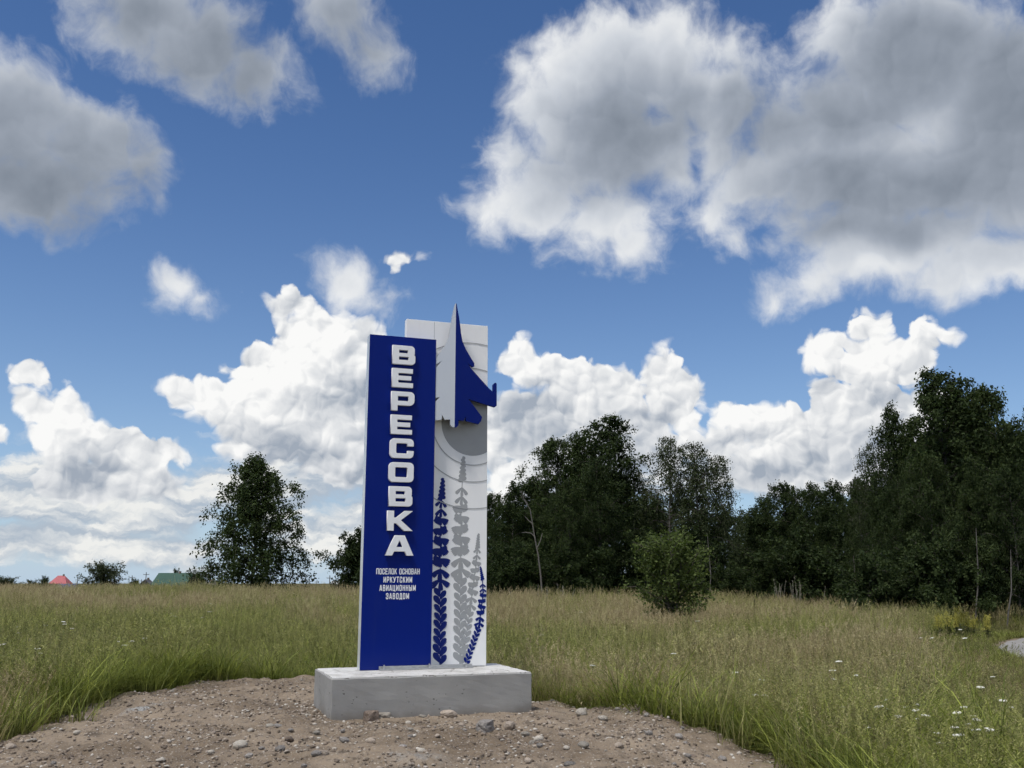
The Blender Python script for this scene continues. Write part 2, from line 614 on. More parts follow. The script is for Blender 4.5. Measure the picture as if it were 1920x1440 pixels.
def plinth_top_mat():
    m, g, bs = material('whitewashed_top')
    p = objcoord(g)
    n = g.noise(p, 5, 6, 0.65)
    crack = g.voronoi(g.v('ADD', p, g.scale(g.noise(p, 3, 4, 0.6, out='Color'), 0.35)), 2.2, 0, feature='DISTANCE_TO_EDGE')
    c = g.mix(g.smooth(n, 0.32, 0.62), (0.40, 0.395, 0.38), (0.58, 0.58, 0.57))
    c = g.mix(g.m('MULTIPLY', g.m('LESS_THAN', crack, 0.012), 0.8), c, (0.12, 0.11, 0.10))
    g.put(bs.inputs['Base Color'], c)
    bs.inputs['Roughness'].default_value = 0.8
    bump(g, bs, n, 0.4, 0.01)
    return m


M['plinth_top'] = plinth_top_mat()


def soil_mat():
    m, g, bs = material('stony_soil')
    p = geopos(g)
    big = g.noise(p, 0.55, 5, 0.6)
    mid = g.noise(p, 4.0, 5, 0.65)
    fine = g.noise(p, 40, 4, 0.7)
    c = g.mix(g.smooth(big, 0.35, 0.65), (0.138, 0.106, 0.076), (0.262, 0.212, 0.160))
    c = g.mix(g.m('MULTIPLY', g.smooth(mid, 0.52, 0.72), 0.8), c, (0.062, 0.048, 0.037))
    c = g.mix(g.m('MULTIPLY', g.smooth(fine, 0.5, 0.7), 0.45), c, (0.29, 0.255, 0.21))
    # crumbs and grit
    vor = g.n('ShaderNodeTexVoronoi')
    g.put(vor.inputs['Vector'], p)
    vor.inputs['Scale'].default_value = 34
    vv = g.n('ShaderNodeSeparateColor')
    g.nt.links.new(vor.outputs['Color'], vv.inputs[0])
    grit = g.m('MULTIPLY', g.m('LESS_THAN', vor.outputs['Distance'], 0.33), g.m('GREATER_THAN', vv.outputs[0], 0.55))
    c = g.mix(g.m('MULTIPLY', grit, 0.6), c, g.mix(vv.outputs[1], (0.18, 0.15, 0.125), (0.42, 0.38, 0.33)))
    at = g.n('ShaderNodeAttribute', attribute_name='gravel')
    gv = g.smooth(g.m('MULTIPLY_ADD', mid, 0.7, at.outputs['Fac']), 0.62, 0.95)
    c = g.mix(gv, c, g.mix(g.smooth(fine, 0.35, 0.65), (0.15, 0.15, 0.145), (0.36, 0.36, 0.35)))
    g.put(bs.inputs['Base Color'], c)
    bs.inputs['Roughness'].default_value = 0.95
    bs.inputs['Specular IOR Level'].default_value = 0.2
    h = g.m('ADD', g.m('MULTIPLY', fine, 0.6), g.m('MULTIPLY', grit, 0.5))
    h = g.m('ADD', h, g.m('MULTIPLY', mid, 1.2))
    bump(g, bs, h, 0.9, 0.025)
    return m


M['soil'] = soil_mat()


def field_mat():
    m, g, bs = material('field_ground')
    p = geopos(g)
    a = g.noise(p, 0.12, 5, 0.6)
    b = g.noise(p, 2.5, 5, 0.7)
    c = g.mix(g.smooth(a, 0.35, 0.65), (0.055, 0.060, 0.022), (0.115, 0.098, 0.045))
    c = g.mix(g.m('MULTIPLY', g.smooth(b, 0.45, 0.7), 0.6), c, (0.05, 0.038, 0.022))
    at = g.n('ShaderNodeAttribute', attribute_name='bare')
    c = g.mix(g.smooth(g.m('MULTIPLY_ADD', b, 0.6, at.outputs['Fac']), 0.7, 1.0), c, (0.19, 0.155, 0.115))
    g.put(bs.inputs['Base Color'], c)
    bs.inputs['Roughness'].default_value = 1.0
    bs.inputs['Specular IOR Level'].default_value = 0.1
    bump(g, bs, b, 0.8, 0.08)
    return m


M['field'] = field_mat()


def road_mat():
    m, g, bs = material('road_surface')
    p = geopos(g)
    a = g.noise(p, 0.6, 5, 0.6)
    b = g.noise(p, 30, 3, 0.7)
    c = g.mix(g.smooth(a, 0.3, 0.7), (0.20, 0.196, 0.188), (0.28, 0.272, 0.26))
    c = g.mix(g.m('MULTIPLY', g.smooth(b, 0.5, 0.7), 0.4), c, (0.18, 0.175, 0.17))
    g.put(bs.inputs['Base Color'], c)
    bs.inputs['Roughness'].default_value = 0.9
    bump(g, bs, b, 0.5, 0.01)
    return m


M['road'] = road_mat()


def rock_mat(name, a, b):
    m, g, bs = material(name)
    p = objcoord(g)
    oi = g.n('ShaderNodeObjectInfo')
    n = g.noise(g.v('ADD', p, g.scale(oi.outputs['Location'], 3.0)), 2.5, 6, 0.65)
    c = g.mix(g.smooth(n, 0.3, 0.7), a, b)
    sc = g.m('MULTIPLY_ADD', oi.outputs['Random'], 0.8, 0.6)
    c = g.mix(1.0, c, sc, 'MULTIPLY')
    g.put(bs.inputs['Base Color'], c)
    bs.inputs['Roughness'].default_value = 0.85
    bump(g, bs, n, 0.5, 0.05)
    return m


M['rock_tan'] = rock_mat('tan_stone', (0.22, 0.18, 0.145), (0.36, 0.31, 0.26))
M['rock_pale'] = rock_mat('pale_stone', (0.27, 0.245, 0.21), (0.40, 0.37, 0.325))
M['rock_grey'] = rock_mat('grey_stone', (0.15, 0.14, 0.13), (0.27, 0.25, 0.235))
M['rock_brown'] = rock_mat('brown_stone', (0.13, 0.10, 0.08), (0.23, 0.18, 0.145))


def pebble_mat():
    m, g, bs = material('pebbles')
    at = g.n('ShaderNodeAttribute', attribute_name='tone')
    c = g.ramp(at.outputs['Fac'], [(0, (0.10, 0.078, 0.06)), (0.5, (0.235, 0.19, 0.15)), (0.85, (0.36, 0.32, 0.275)), (1, (0.52, 0.50, 0.46))])
    g.put(bs.inputs['Base Color'], c)
    bs.inputs['Roughness'].default_value = 0.9
    return m


M['pebble'] = pebble_mat()


def leaf_mat(name, dark, light, trans=0.25, rough=0.75):
    """foliage: tone differs from leaf to leaf (attribute), thin leaves let some light through"""
    m, g, bs = material(name)
    at = g.n('ShaderNodeAttribute', attribute_name='tone')
    oi = g.n('ShaderNodeObjectInfo')
    f = g.m('ADD', at.outputs['Fac'], g.m('MULTIPLY_ADD', oi.outputs['Random'], 0.3, -0.15), clamp=True)
    c = g.mix(f, dark, light)
    g.put(bs.inputs['Base Color'], c)
    bs.inputs['Roughness'].default_value = rough
    bs.inputs['Specular IOR Level'].default_value = 0.14
    tr = g.n('ShaderNodeBsdfTranslucent')
    g.put(tr.inputs[0], g.mix(1.0, c, (1.1, 1.25, 0.6), 'MULTIPLY'))
    mx = g.n('ShaderNodeMixShader')
    mx.inputs[0].default_value = trans
    out = g.nt.nodes['Material Output']
    g.nt.links.new(bs.outputs[0], mx.inputs[1])
    g.nt.links.new(tr.outputs[0], mx.inputs[2])
    g.nt.links.new(mx.outputs[0], out.inputs[0])
    return m


M['birch_leaf'] = leaf_mat('birch_leaf', (0.014, 0.025, 0.009), (0.056, 0.080, 0.028))
M['airy_leaf'] = leaf_mat('airy_birch_leaf', (0.020, 0.030, 0.014), (0.066, 0.085, 0.038))
M['bush_leaf'] = leaf_mat('bush_leaf', (0.042, 0.062, 0.018), (0.120, 0.158, 0.050))
M['far_leaf'] = leaf_mat('far_leaf', (0.030, 0.040, 0.022), (0.065, 0.080, 0.042))


def grass_mat():
    m, g, bs = material('meadow_grass')
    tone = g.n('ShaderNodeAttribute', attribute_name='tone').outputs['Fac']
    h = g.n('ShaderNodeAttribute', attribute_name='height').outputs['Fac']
    rip = g.n('ShaderNodeAttribute', attribute_name='ripe').outputs['Fac']
    dry = g.n('ShaderNodeAttribute', attribute_type='INSTANCER', attribute_name='dry').outputs['Fac']
    green = g.mix(tone, (0.064, 0.098, 0.019), (0.370, 0.415, 0.090))
    straw = g.mix(tone, (0.26, 0.205, 0.11), (0.60, 0.51, 0.31))
    k = g.m('ADD', g.m('MULTIPLY', g.m('ADD', dry, -0.5), 1.1), rip, clamp=True)
    c = g.mix(k, green, straw)
    c = g.mix(g.m('MULTIPLY', g.smooth(h, 0.30, 0.0), 0.5), c, (0.12, 0.095, 0.045))     # browner towards the foot of the tuft
    g.put(bs.inputs['Base Color'], c)
    bs.inputs['Roughness'].default_value = 0.6
    bs.inputs['Specular IOR Level'].default_value = 0.25
    tr = g.n('ShaderNodeBsdfTranslucent')
    g.put(tr.inputs[0], c)
    mx = g.n('ShaderNodeMixShader')
    mx.inputs[0].default_value = 0.38
    g.nt.links.new(bs.outputs[0], mx.inputs[1])
    g.nt.links.new(tr.outputs[0], mx.inputs[2])
    g.nt.links.new(mx.outputs[0], g.nt.nodes['Material Output'].inputs[0])
    return m


M['grass'] = grass_mat()


def bark_mat(name, pale, dark, marks=0.5):
    m, g, bs = material(name)
    p = objcoord(g)
    n = g.noise(g.v('MULTIPLY', p, (3, 3, 9)), 1.0, 4, 0.6)
    f = g.smooth(n, marks, marks + 0.1)
    g.put(bs.inputs['Base Color'], g.mix(f, pale, dark))
    bs.inputs['Roughness'].default_value = 0.85
    return m


M['birch_bark'] = bark_mat('birch_bark', (0.095, 0.09, 0.082), (0.05, 0.045, 0.04), 0.52)
M['dark_bark'] = bark_mat('dark_bark', (0.075, 0.066, 0.055), (0.03, 0.026, 0.022), 0.45)
M['pale_bark'] = bark_mat('pale_dead_bark', (0.105, 0.10, 0.09), (0.16, 0.14, 0.12), 0.6)

# ------------------------------------------------------------------ terrain
SOIL_EDGE = np.array([(-5.9, -3), (-5.8, 5), (-5.75, 9.3), (-5.8, 11), (-5.8, 12.6), (-5.75, 14.0), (-5.3, 15.3), (-4.4, 16.2), (-3.2, 16.5), (-1.6, 15.6), (-0.2, 14.4),
                      (0.7, 13.5), (1.75, 12.5), (2.5, 11.5), (3.0, 10.0), (3.3, 8.4), (3.1, 6), (3.3, 2), (3.3, -3)])


def edge_dist(x, y):
    """signed distance to the soil outline, positive inside"""
    x, y = np.asarray(x, float), np.asarray(y, float)
    best = np.full(x.shape, 1e9)
    inside = np.zeros(x.shape, bool)
    n = len(SOIL_EDGE)
    for i in range(n):
        ax, ay = SOIL_EDGE[i]
        bx, by = SOIL_EDGE[(i + 1) % n]
        t = np.clip(((x - ax) * (bx - ax) + (y - ay) * (by - ay)) / ((bx - ax) ** 2 + (by - ay) ** 2), 0, 1)
        best = np.minimum(best, np.hypot(x - ax - t * (bx - ax), y - ay - t * (by - ay)))
        cond = ((ay > y) != (by > y))
        xin = (bx - ax) * (y - ay) / (by - ay if by != ay else 1e-9) + ax
        inside ^= cond & (x < xin)
    return np.where(inside, best, -best)


def field_h(x, y):
    x, y = np.asarray(x, float), np.asarray(y, float)
    base = -0.62 + 0.28 * sstep(-x, 3, 7)
    rise = sstep(y, 14, 62)
    far = 0.0 + 0.10 * sstep(-x, 4, 26) - 0.50 * sstep(x, 7, 17)
    h = base * (1 - rise) + far * rise
    h = h - 2.6 * sstep(y, 95, 330)
    h = h + 0.40 * np.exp(-((x + 20) ** 2 / 40 + (y - 70) ** 2 / 60))
    h = h + 0.06 * fbm(x * 0.25, y * 0.25, 3) * sstep(np.hypot(x, y), 4, 14)
    return h


def soil_h(x, y, detail=True):
    x, y = np.asarray(x, float), np.asarray(y, float)
    d = edge_dist(x, y) + 0.40 * fbm(x * 1.1, y * 1.1, 3)
    m = sstep(d, -0.75, 0.25)
    top = 0.02 - 0.24 * sstep(np.hypot((x + 1.4) / 1.05, np.minimum(y - 11.8, 0) * 0.85), 2.6, 5.2) * (1 - 0.75 * sstep(y, 11.5, 14)) + 0.06 * sstep(y, 12.8, 15.0) - 0.30 * sstep(x, 0.9, 2.3) * sstep(-y, -11.5, -8)
    top = top + 0.10 * np.exp(-((x + 0.85) ** 2 / 0.35 + (y - 8.95) ** 2 / 0.22)) + 0.07 * np.exp(-((x + 2.55) ** 2 / 0.10 + (y - 12.0) ** 2 / 0.12)) 
    h = field_h(x, y)
    z = h + (top - h) * m - 0.10 * (1 - m)
    if detail:
        amp = sstep(d, -0.5, 0.6)
        rough = 1 + 1.5 * sstep(x, 0.2, 1.6) * sstep(-y, -10.5, -8.8)
        z = z + (0.045 * fbm(x * 0.9, y * 0.9, 2) + 0.030 * fbm(x * 1.9 + 7, y * 1.9, 2) + rough * (0.026 * fbm(x * 3.5, y * 3.5, 3, 0.6) + 0.026 * np.abs(fbm(x * 9 + 4, y * 9, 3, 0.6)))) * (0.3 + 0.7 * amp)
    # soil banked up level against the plinth
    u, v = (x + 1.935) * 0.9438 + (y - 12.664) * 0.3305, -(x + 1.935) * 0.3305 + (y - 12.664) * 0.9438
    out = np.hypot(np.maximum(np.maximum(-0.478 - u, u - 2.011), 0), np.maximum(np.maximum(-0.857 - v, v - 0.572), 0))
    w = np.exp(-(out / 0.45) ** 2)
    z = z * (1 - w) + w * (0.03 + (z - np.clip(z, -0.02, 0.02)) * 0.1 + (0.02 * pnoise(x * 5, y * 5) if detail else 0))
    return z


ROAD = np.array([(10.5, 4), (13.2, 15), (16.6, 26), (19.0, 33), (22.5, 37.5), (29, 40.2), (45, 42), (95, 44)])


def road_dist(x, y):
    x, y = np.asarray(x, float), np.asarray(y, float)
    best = np.full(x.shape, 1e9)
    for i in range(len(ROAD) - 1):
        (ax, ay), (bx, by) = ROAD[i], ROAD[i + 1]
        t = np.clip(((x - ax) * (bx - ax) + (y - ay) * (by - ay)) / ((bx - ax) ** 2 + (by - ay) ** 2), 0, 1)
        best = np.minimum(best, np.hypot(x - ax - t * (bx - ax), y - ay - t * (by - ay)))
    return best


def grid_mesh(name, xs, ys, zf, mats, smooth=True):
    X, Y = np.meshgrid(xs, ys)
    Z = zf(X, Y)
    nx, ny = len(xs), len(ys)
    idx = np.arange(nx * ny).reshape(ny, nx)
    fs = np.stack([idx[:-1, :-1].ravel(), idx[:-1, 1:].ravel(), idx[1:, 1:].ravel(), idx[1:, :-1].ravel()], 1)
    return mesh_np(name, np.stack([X.ravel(), Y.ravel(), Z.ravel()], 1), fs, mats, smooth), X, Y


def axis(*segs):
    out = []
    for a, b, st in segs:
        out += list(np.arange(a, b, st))
    return np.array(out + [segs[-1][1]])


xs = axis((-3000, -400, 200), (-400, -60, 20), (-60, -12, 2), (-12, 12, 0.4), (12, 60, 2), (60, 400, 20), (400, 3000, 200))
ys = axis((-600, -20, 50), (-20, 4, 2), (4, 30, 0.5), (30, 110, 2), (110, 400, 15), (400, 3600, 200))
me, GX, GY = grid_mesh('ground', xs, ys, field_h, [M['field']])
attr_f(me, 'bare', (np.exp(-((GX - 5.6) ** 2 / 0.9 + (GY - 11.4) ** 2 / 1.2)) + sstep(-road_dist(GX, GY), -3.3, -2.6)).ravel())
ground = tag(obj('ground', me), 'meadow ground under the tall grass', 'ground', kind='structure')

xs = axis((-7.6, 4.4, 0.034))
ys = axis((-3.6, 6.4, 0.15), (6.4, 18.2, 0.034))
me, SX, SY = grid_mesh('soil_mound', xs, ys, soil_h, [M['soil']])
gr = 0.42 * np.exp(-((SX + 0.85) ** 2 / 0.30 + (SY - 8.95) ** 2 / 0.20)) + 0.6 * np.exp(-((SX + 4.75) ** 2 / 0.05 + (SY - 12.9 - (SX + 4.75) * 2) ** 2 / 0.30)) + 0.6 * np.exp(-((SX + 2.2) ** 2 / 0.25 + (SY - 8.25) ** 2 / 0.05))
attr_f(me, 'gravel', gr.ravel())
soil = tag(obj('soil_mound', me), 'low mound of brown stony soil around the plinth', 'soil', kind='structure')

# road strip with a slight camber
pts = []
for i in range(len(ROAD) - 1):
    for t in np.linspace(0, 1, 9)[:-1]:
        pts.append(ROAD[i] * (1 - t) + ROAD[i + 1] * t)
pts = np.array(pts + [ROAD[-1]])
for _ in range(4):
    pts[1:-1] = (pts[:-2] + 2 * pts[1:-1] + pts[2:]) / 4
tang = np.gradient(pts, axis=0)
nrm = np.stack([-tang[:, 1], tang[:, 0]], 1) / np.linalg.norm(tang, axis=1)[:, None]
V = []
for k, (w, dz) in enumerate([(-2.7, -0.10), (-2.45, 0.05), (0, 0.10), (2.45, 0.05), (2.7, -0.10)]):
    q = pts + nrm * w
    V.append(np.column_stack([q, field_h(pts[:, 0], pts[:, 1]) + dz + 0.09]))
V = np.stack(V, 1)
n = len(pts)
idx = np.arange(n * 5).reshape(n, 5)
fs = np.stack([idx[:-1, :-1].ravel(), idx[:-1, 1:].ravel(), idx[1:, 1:].ravel(), idx[1:, :-1].ravel()], 1)[:, ::-1]
tag(obj('road', mesh_np('road', V.reshape(-1, 3), fs, [M['road']], True)), 'pale grey road curving past the meadow', 'road', kind='structure')

# ------------------------------------------------------------------ plinth and village sign
YAW = math.radians(19.3)
SIGN_O = Vector((-1.935, 12.664, 0.0))
# local frame: x along the front, y to the back, z up
plinth = thing('concrete_plinth', 'long grey concrete block with whitewashed top carrying the blue sign', 'plinth', SIGN_O, YAW)
PX0, PX1, PY0, PY1, PZ = -0.478, 2.011, -0.857, 0.572, 0.5


def plinth_mesh():
    bm = bmesh.new()
    bmesh.ops.create_cube(bm, size=1.0)
    for v in bm.verts:
        v.co = Vector((PX0 if v.co.x < 0 else PX1, PY0 if v.co.y < 0 else PY1, -0.45 if v.co.z < 0 else PZ - 0.012))
    bmesh.ops.bevel(bm, geom=bm.edges[:], offset=0.006, segments=1, affect='EDGES')
    bmesh.ops.subdivide_edges(bm, edges=bm.edges[:], cuts=18, use_grid_fill=True)
    for v in bm.verts:
        q = mnoise.noise_vector(v.co * 2.2) * 0.008 + mnoise.noise_vector(v.co * 9) * 0.005
        v.co += q
    me = bpy.data.meshes.new('block')
    bm.to_mesh(me)
    bm.free()
    me.materials.append(M['concrete'])
    return me


obj('block', plinth_mesh(), plinth)
# whitewash slab on top with a ragged chipped rim
rim = []
per = [((PX0, PY0), (PX1, PY0)), ((PX1, PY0), (PX1, PY1)), ((PX1, PY1), (PX0, PY1)), ((PX0, PY1), (PX0, PY0))]
rr = random.Random(5)
for (a, b) in per:
    L = math.hypot(b[0] - a[0], b[1] - a[1])
    k = int(L / 0.03)
    for i in range(k):
        t = i / k
        x, y = a[0] + (b[0] - a[0]) * t, a[1] + (b[1] - a[1]) * t
        ins = 0.004 + max(0, mnoise.noise(Vector((x * 3, y * 3, 1)))) * 0.05 + rr.random() * 0.008
        cx, cyy = (PX0 + PX1) / 2, (PY0 + PY1) / 2
        sx, sy = (x - cx) / (PX1 - PX0) * 2, (y - cyy) / (PY1 - PY0) * 2
        rim.append((cx + (x - cx) * (1 - ins / (PX1 - PX0) * 2), cyy + (y - cyy) * (1 - ins / (PY1 - PY0) * 2)))
n = len(rim)
mb = MB()
mb.add([(x, y, PZ) for x, y in rim] + [(x, y, PZ - 0.02) for x, y in rim], [tuple(range(n))] + [(i, i + n, (i + 1) % n + n, (i + 1) % n) for i in range(n)])
obj('whitewash', mb.mesh('whitewash', M['plinth_top']), plinth)

sign = thing('village_sign', 'tall blue and white village sign with metal fighter jet on concrete plinth', 'sign', SIGN_O + Vector((0, 0, PZ)), YAW)
BW, BT, BH = 0.934, 0.175, 4.412
WX0, WX1, WY, WT, WH = 0.55, 1.745, 0.18, 0.12, 4.725


def poly_solid(name, outlines, y0, y1, mat, parent, bevel=0.0):
    """extrude closed outlines (outer + holes) lying in the x-z plane from y0 (front) to y1 (back)"""
    cu = bpy.data.curves.new(name, 'CURVE')
    cu.dimensions = '2D'
    cu.fill_mode = 'BOTH'
    cu.extrude = abs(y1 - y0) / 2 - bevel
    cu.bevel_depth = bevel
    cu.bevel_resolution = 1
    if bevel:
        cu.offset = -bevel
    for o in outlines:
        sp = cu.splines.new('POLY')
        sp.points.add(len(o) - 1)
        for q, (x, z) in zip(sp.points, o):
            q.co = (x, z, 0, 1)
        sp.use_cyclic_u = True
    tmp = bpy.data.objects.new(name, cu)
    COL.objects.link(tmp)
    dg = bpy.context.evaluated_depsgraph_get()
    me = bpy.data.meshes.new_from_object(tmp.evaluated_get(dg))
    bpy.data.objects.remove(tmp)
    bpy.data.curves.remove(cu)
    me.name = name
    co = np.empty(len(me.vertices) * 3, np.float32)
    me.vertices.foreach_get('co', co)
    co = co.reshape(-1, 3)
    new = np.column_stack([co[:, 0], (y0 + y1) / 2 - co[:, 2], co[:, 1]])
    me.vertices.foreach_set('co', new.astype(np.float32).ravel())
    me.materials.clear()
    me.materials.append(mat)
    me.update()
    return obj(name, me, parent)


def panel_box(name, x0, x1, y0, y1, z0, z1, face, side, parent):
    mb = MB()
    mb.box(x0, x1, y0, y1, z0, z1)
    me = mb.mesh(name, face, bevel=0.004)
    me.materials.append(side)
    for p in me.polygons:
        if abs(p.normal.x) > 0.6 or p.normal.y > 0.6:
            p.material_index = 1
    return obj(name, me, parent)


blue = panel_box('blue_panel', 0, BW, 0, BT, 0.004, BH, M['navy'], M['alu'], sign)
blue['label'] = 'tall navy blue panel with raised white letters'
white = panel_box('white_panel', WX0, WX1, WY, WY + WT, 0.004, WH, M['white'], M['white'], sign)
white['label'] = 'taller white panel with lupin silhouettes'


def arc(cx, cz, r, a0, a1, n=6):
    return [(cx + r * math.cos(math.radians(a0 + (a1 - a0) * i / n)), cz + r * math.sin(math.radians(a0 + (a1 - a0) * i / n))) for i in range(n + 1)]


def glyph(ch):
    """outlines in a box of width w, height 1 (in units of letter height)"""
    t, u = 0.27, 0.30      # horizontal and vertical stroke
    if ch == 'В':
        w = 1.22
        out = [(0, 0)] + arc(w - 0.2, 0.2, 0.2, -90, 0) + arc(w - 0.13, 0.42, 0.13, 0, 55, 4) + arc(w - 0.17, 0.60, 0.13, -40, 0, 3) + arc(w - 0.24, 0.8, 0.2, 0, 90) + [(0, 1)]
        return w, [out, [(u + 0.05, 0.235), (w - 0.36, 0.235), (w - 0.36, 0.41), (u + 0.05, 0.41)], [(u + 0.05, 0.60), (w - 0.40, 0.60), (w - 0.40, 0.765), (u + 0.05, 0.765)]]
    if ch == 'Е':
        w = 1.12
        return w, [[(0, 0), (w, 0), (w, 0.245), (u + 0.04, 0.245), (u + 0.04, 0.385), (w - 0.10, 0.385), (w - 0.10, 0.615), (u + 0.04, 0.615), (u + 0.04, 0.755), (w - 0.02, 0.755), (w - 0.02, 1), (0, 1)]]
    if ch == 'Р':
        w = 1.22
        out = [(0, 0), (u + 0.04, 0), (u + 0.04, 0.28)] + arc(w - 0.26, 0.54, 0.26, -90, 0) + arc(w - 0.22, 0.78, 0.22, 0, 90) + [(0, 1)]
        return w, [out, [(u + 0.04, 0.51), (w - 0.34, 0.51), (w - 0.31, 0.54), (w - 0.31, 0.73), (w - 0.34, 0.765), (u + 0.04, 0.765)]]
    if ch == 'С':
        w = 1.24
        out = arc(0.22, 0.22, 0.22, 180, 270) + arc(w - 0.22, 0.22, 0.22, -90, 0) + [(w, 0.38), (w - 0.33, 0.38), (w - 0.33, 0.27), (w - 0.36, 0.24), (0.37, 0.24), (0.33, 0.28), (0.33, 0.72), (0.37, 0.76), (w - 0.36, 0.76), (w - 0.33, 0.73), (w - 0.33, 0.62), (w, 0.62)] + arc(w - 0.22, 0.78, 0.22, 0, 90) + arc(0.22, 0.78, 0.22, 90, 180)
        return w, [out]
    if ch == 'О':
        w = 1.29
        out = arc(0.22, 0.22, 0.22, 180, 270) + arc(w - 0.22, 0.22, 0.22, -90, 0) + arc(w - 0.22, 0.78, 0.22, 0, 90) + arc(0.22, 0.78, 0.22, 90, 180)
        return w, [out, [(0.37, 0.25), (w - 0.37, 0.25), (w - 0.33, 0.29), (w - 0.33, 0.71), (w - 0.37, 0.75), (0.37, 0.75), (0.33, 0.71), (0.33, 0.29)]]
    if ch == 'К':
        w = 1.32
        return w, [[(0, 0), (u + 0.04, 0), (u + 0.04, 0.37), (0.46, 0.37), (0.88, 0), (w, 0), (0.70, 0.53), (w - 0.01, 1), (0.88, 1), (0.46, 0.66), (u + 0.04, 0.66), (u + 0.04, 1), (0, 1)]]
    w = 1.45
    return w, [[(0, 0), (0.36, 0), (0.45, 0.20), (1.0, 0.20), (1.09, 0), (w, 0), (0.98, 1), (0.47, 1)], [(0.56, 0.42), (0.89, 0.42), (0.725, 0.75)]]


for i, ch in enumerate('ВЕРЕСОВКА'):
    w, outs = glyph(ch)
    hgt = 0.262
    cx = 0.468 - (0.012 if ch in 'Е' else 0)
    z0 = 4.773 - 0.3210 * i - 0.261 - PZ
    outs = [[(cx + (x - w / 2) * hgt, z0 + z * hgt) for x, z in o] for o in outs]
    L = poly_solid('letter', outs, -0.058, -0.008, M['letter'], blue, bevel=0.003)

STROKES = {  # condensed capitals as strokes in a 1 x 1 box
    'П': [[(0, 0), (0, 1)], [(0, 1), (1, 1)], [(1, 1), (1, 0)]], 'О': [[(0, .1), (0, .9)], [(0, .9), (.2, 1), (.8, 1), (1, .9)], [(1, .9), (1, .1)], [(1, .1), (.8, 0), (.2, 0), (0, .1)]],
    'С': [[(1, .68), (1, .9), (.8, 1), (.2, 1), (0, .9)], [(0, .9), (0, .1)], [(0, .1), (.2, 0), (.8, 0), (1, .1), (1, .32)]], 'Е': [[(0, 0), (0, 1)], [(0, 1), (1, 1)], [(0, .52), (.85, .52)], [(0, 0), (1, 0)]],
    'Л': [[(-.1, 0), (.12, .08), (.22, 1)], [(.22, 1), (1, 1)], [(1, 1), (1, 0)]], 'К': [[(0, 0), (0, 1)], [(0, .45), (1, 1)], [(.35, .6), (1, 0)]], 'Н': [[(0, 0), (0, 1)], [(1, 0), (1, 1)], [(0, .52), (1, .52)]],
    'В': [[(0, 0), (0, 1)], [(0, 1), (.8, 1), (.95, .9), (.95, .62), (.8, .53)], [(.8, .53), (0, .53)], [(.8, .53), (1, .42), (1, .1), (.8, 0)], [(.8, 0), (0, 0)]], 'А': [[(-.05, 0), (.4, 1)], [(.4, 1), (.6, 1), (1.05, 0)], [(.15, .26), (.85, .26)]],
    'И': [[(0, 0), (0, 1)], [(0, .05), (1, .95)], [(1, 0), (1, 1)]], 'Р': [[(0, 0), (0, 1)], [(0, 1), (.8, 1), (1, .88), (1, .55), (.8, .43)], [(.8, .43), (0, .43)]], 'У': [[(-.05, 1), (.5, .35)], [(1.05, 1), (.55, .12), (.35, 0), (.05, 0)]],
    'Т': [[(-.1, 1), (1.1, 1)], [(.5, 1), (.5, 0)]], 'М': [[(0, 0), (0, 1)], [(0, 1), (.6, .15)], [(.6, .15), (1.2, 1)], [(1.2, 1), (1.2, 0)]], 'Ц': [[(0, 1), (0, 0)], [(0, 0), (1.15, 0)], [(.95, 1), (.95, 0)], [(1.2, .05), (1.2, -.16)]],
    'Ы': [[(0, 0), (0, 1)], [(0, .55), (.65, .55), (.8, .45), (.8, .1), (.65, 0)], [(.65, 0), (0, 0)], [(1.35, 0), (1.35, 1)]], 'З': [[(0, .72), (0, .9), (.2, 1), (.8, 1), (1, .9), (1, .62), (.8, .53)], [(.8, .53), (.35, .53)], [(.8, .53), (1, .42), (1, .1), (.8, 0), (.2, 0), (0, .1), (0, .28)]],
    'Д': [[(.12, 0), (.25, 1)], [(.25, 1), (.95, 1)], [(.95, 1), (.95, 0)], [(-.1, 0), (1.15, 0)], [(-.1, 0), (-.1, -.16)], [(1.15, 0), (1.15, -.16)]], ' ': []}
WID = {'М': 1.2, 'Ы': 1.35, 'Ц': 1.15, ' ': 0.35}
for (txt, zc, wid) in (('ПОСЕЛОК ОСНОВАН', 1.741, 0.569), ('ИРКУТСКИМ', 1.635, 0.372), ('АВИАЦИОННЫМ', 1.529, 0.470), ('ЗАВОДОМ', 1.425, 0.297)):
    ch_h, th = 0.066, 0.0125
    unit = 0.023
    gap = (wid - sum(WID.get(c, 1.0) for c in txt) * unit) / (len(txt) - 1)
    x = 0.468 - wid / 2
    V, Fx, k = [], [], 0
    for c in txt:
        for st in STROKES[c]:
            P = [(x + a * unit, zc - PZ - ch_h / 2 + b * ch_h) for a, b in st]
            y = -0.0020 - 0.00025 * (k % 4)
            k += 1
            for (ax, az), (bx, bz) in zip(P, P[1:]):
                dx, dz = bx - ax, bz - az
                ln = math.hypot(dx, dz)
                dx, dz = dx / ln, dz / ln
                t = th / 2 * (0.8 if abs(dz) > 0.5 else 1.0)
                e = th * 0.28
                b = len(V)
                V += [(ax - dx * e - dz * t, y, az - dz * e + dx * t), (ax - dx * e + dz * t, y, az - dz * e - dx * t), (bx + dx * e + dz * t, y, bz + dz * e - dx * t), (bx + dx * e - dz * t, y, bz + dz * e + dx * t)]
                Fx.append((b, b + 1, b + 2, b + 3))
                y -= 0.00006
        x += WID.get(c, 1.0) * unit + gap
    me = bpy.data.meshes.new('text_line')
    me.from_pydata(V, [], Fx)
    me.materials.append(M['letter'])
    me.update()
    tag(obj('text_line', me, blue), kind='stuff')

# ---- prints on the white panel
CX, CZ = 1.517, 3.774 - PZ


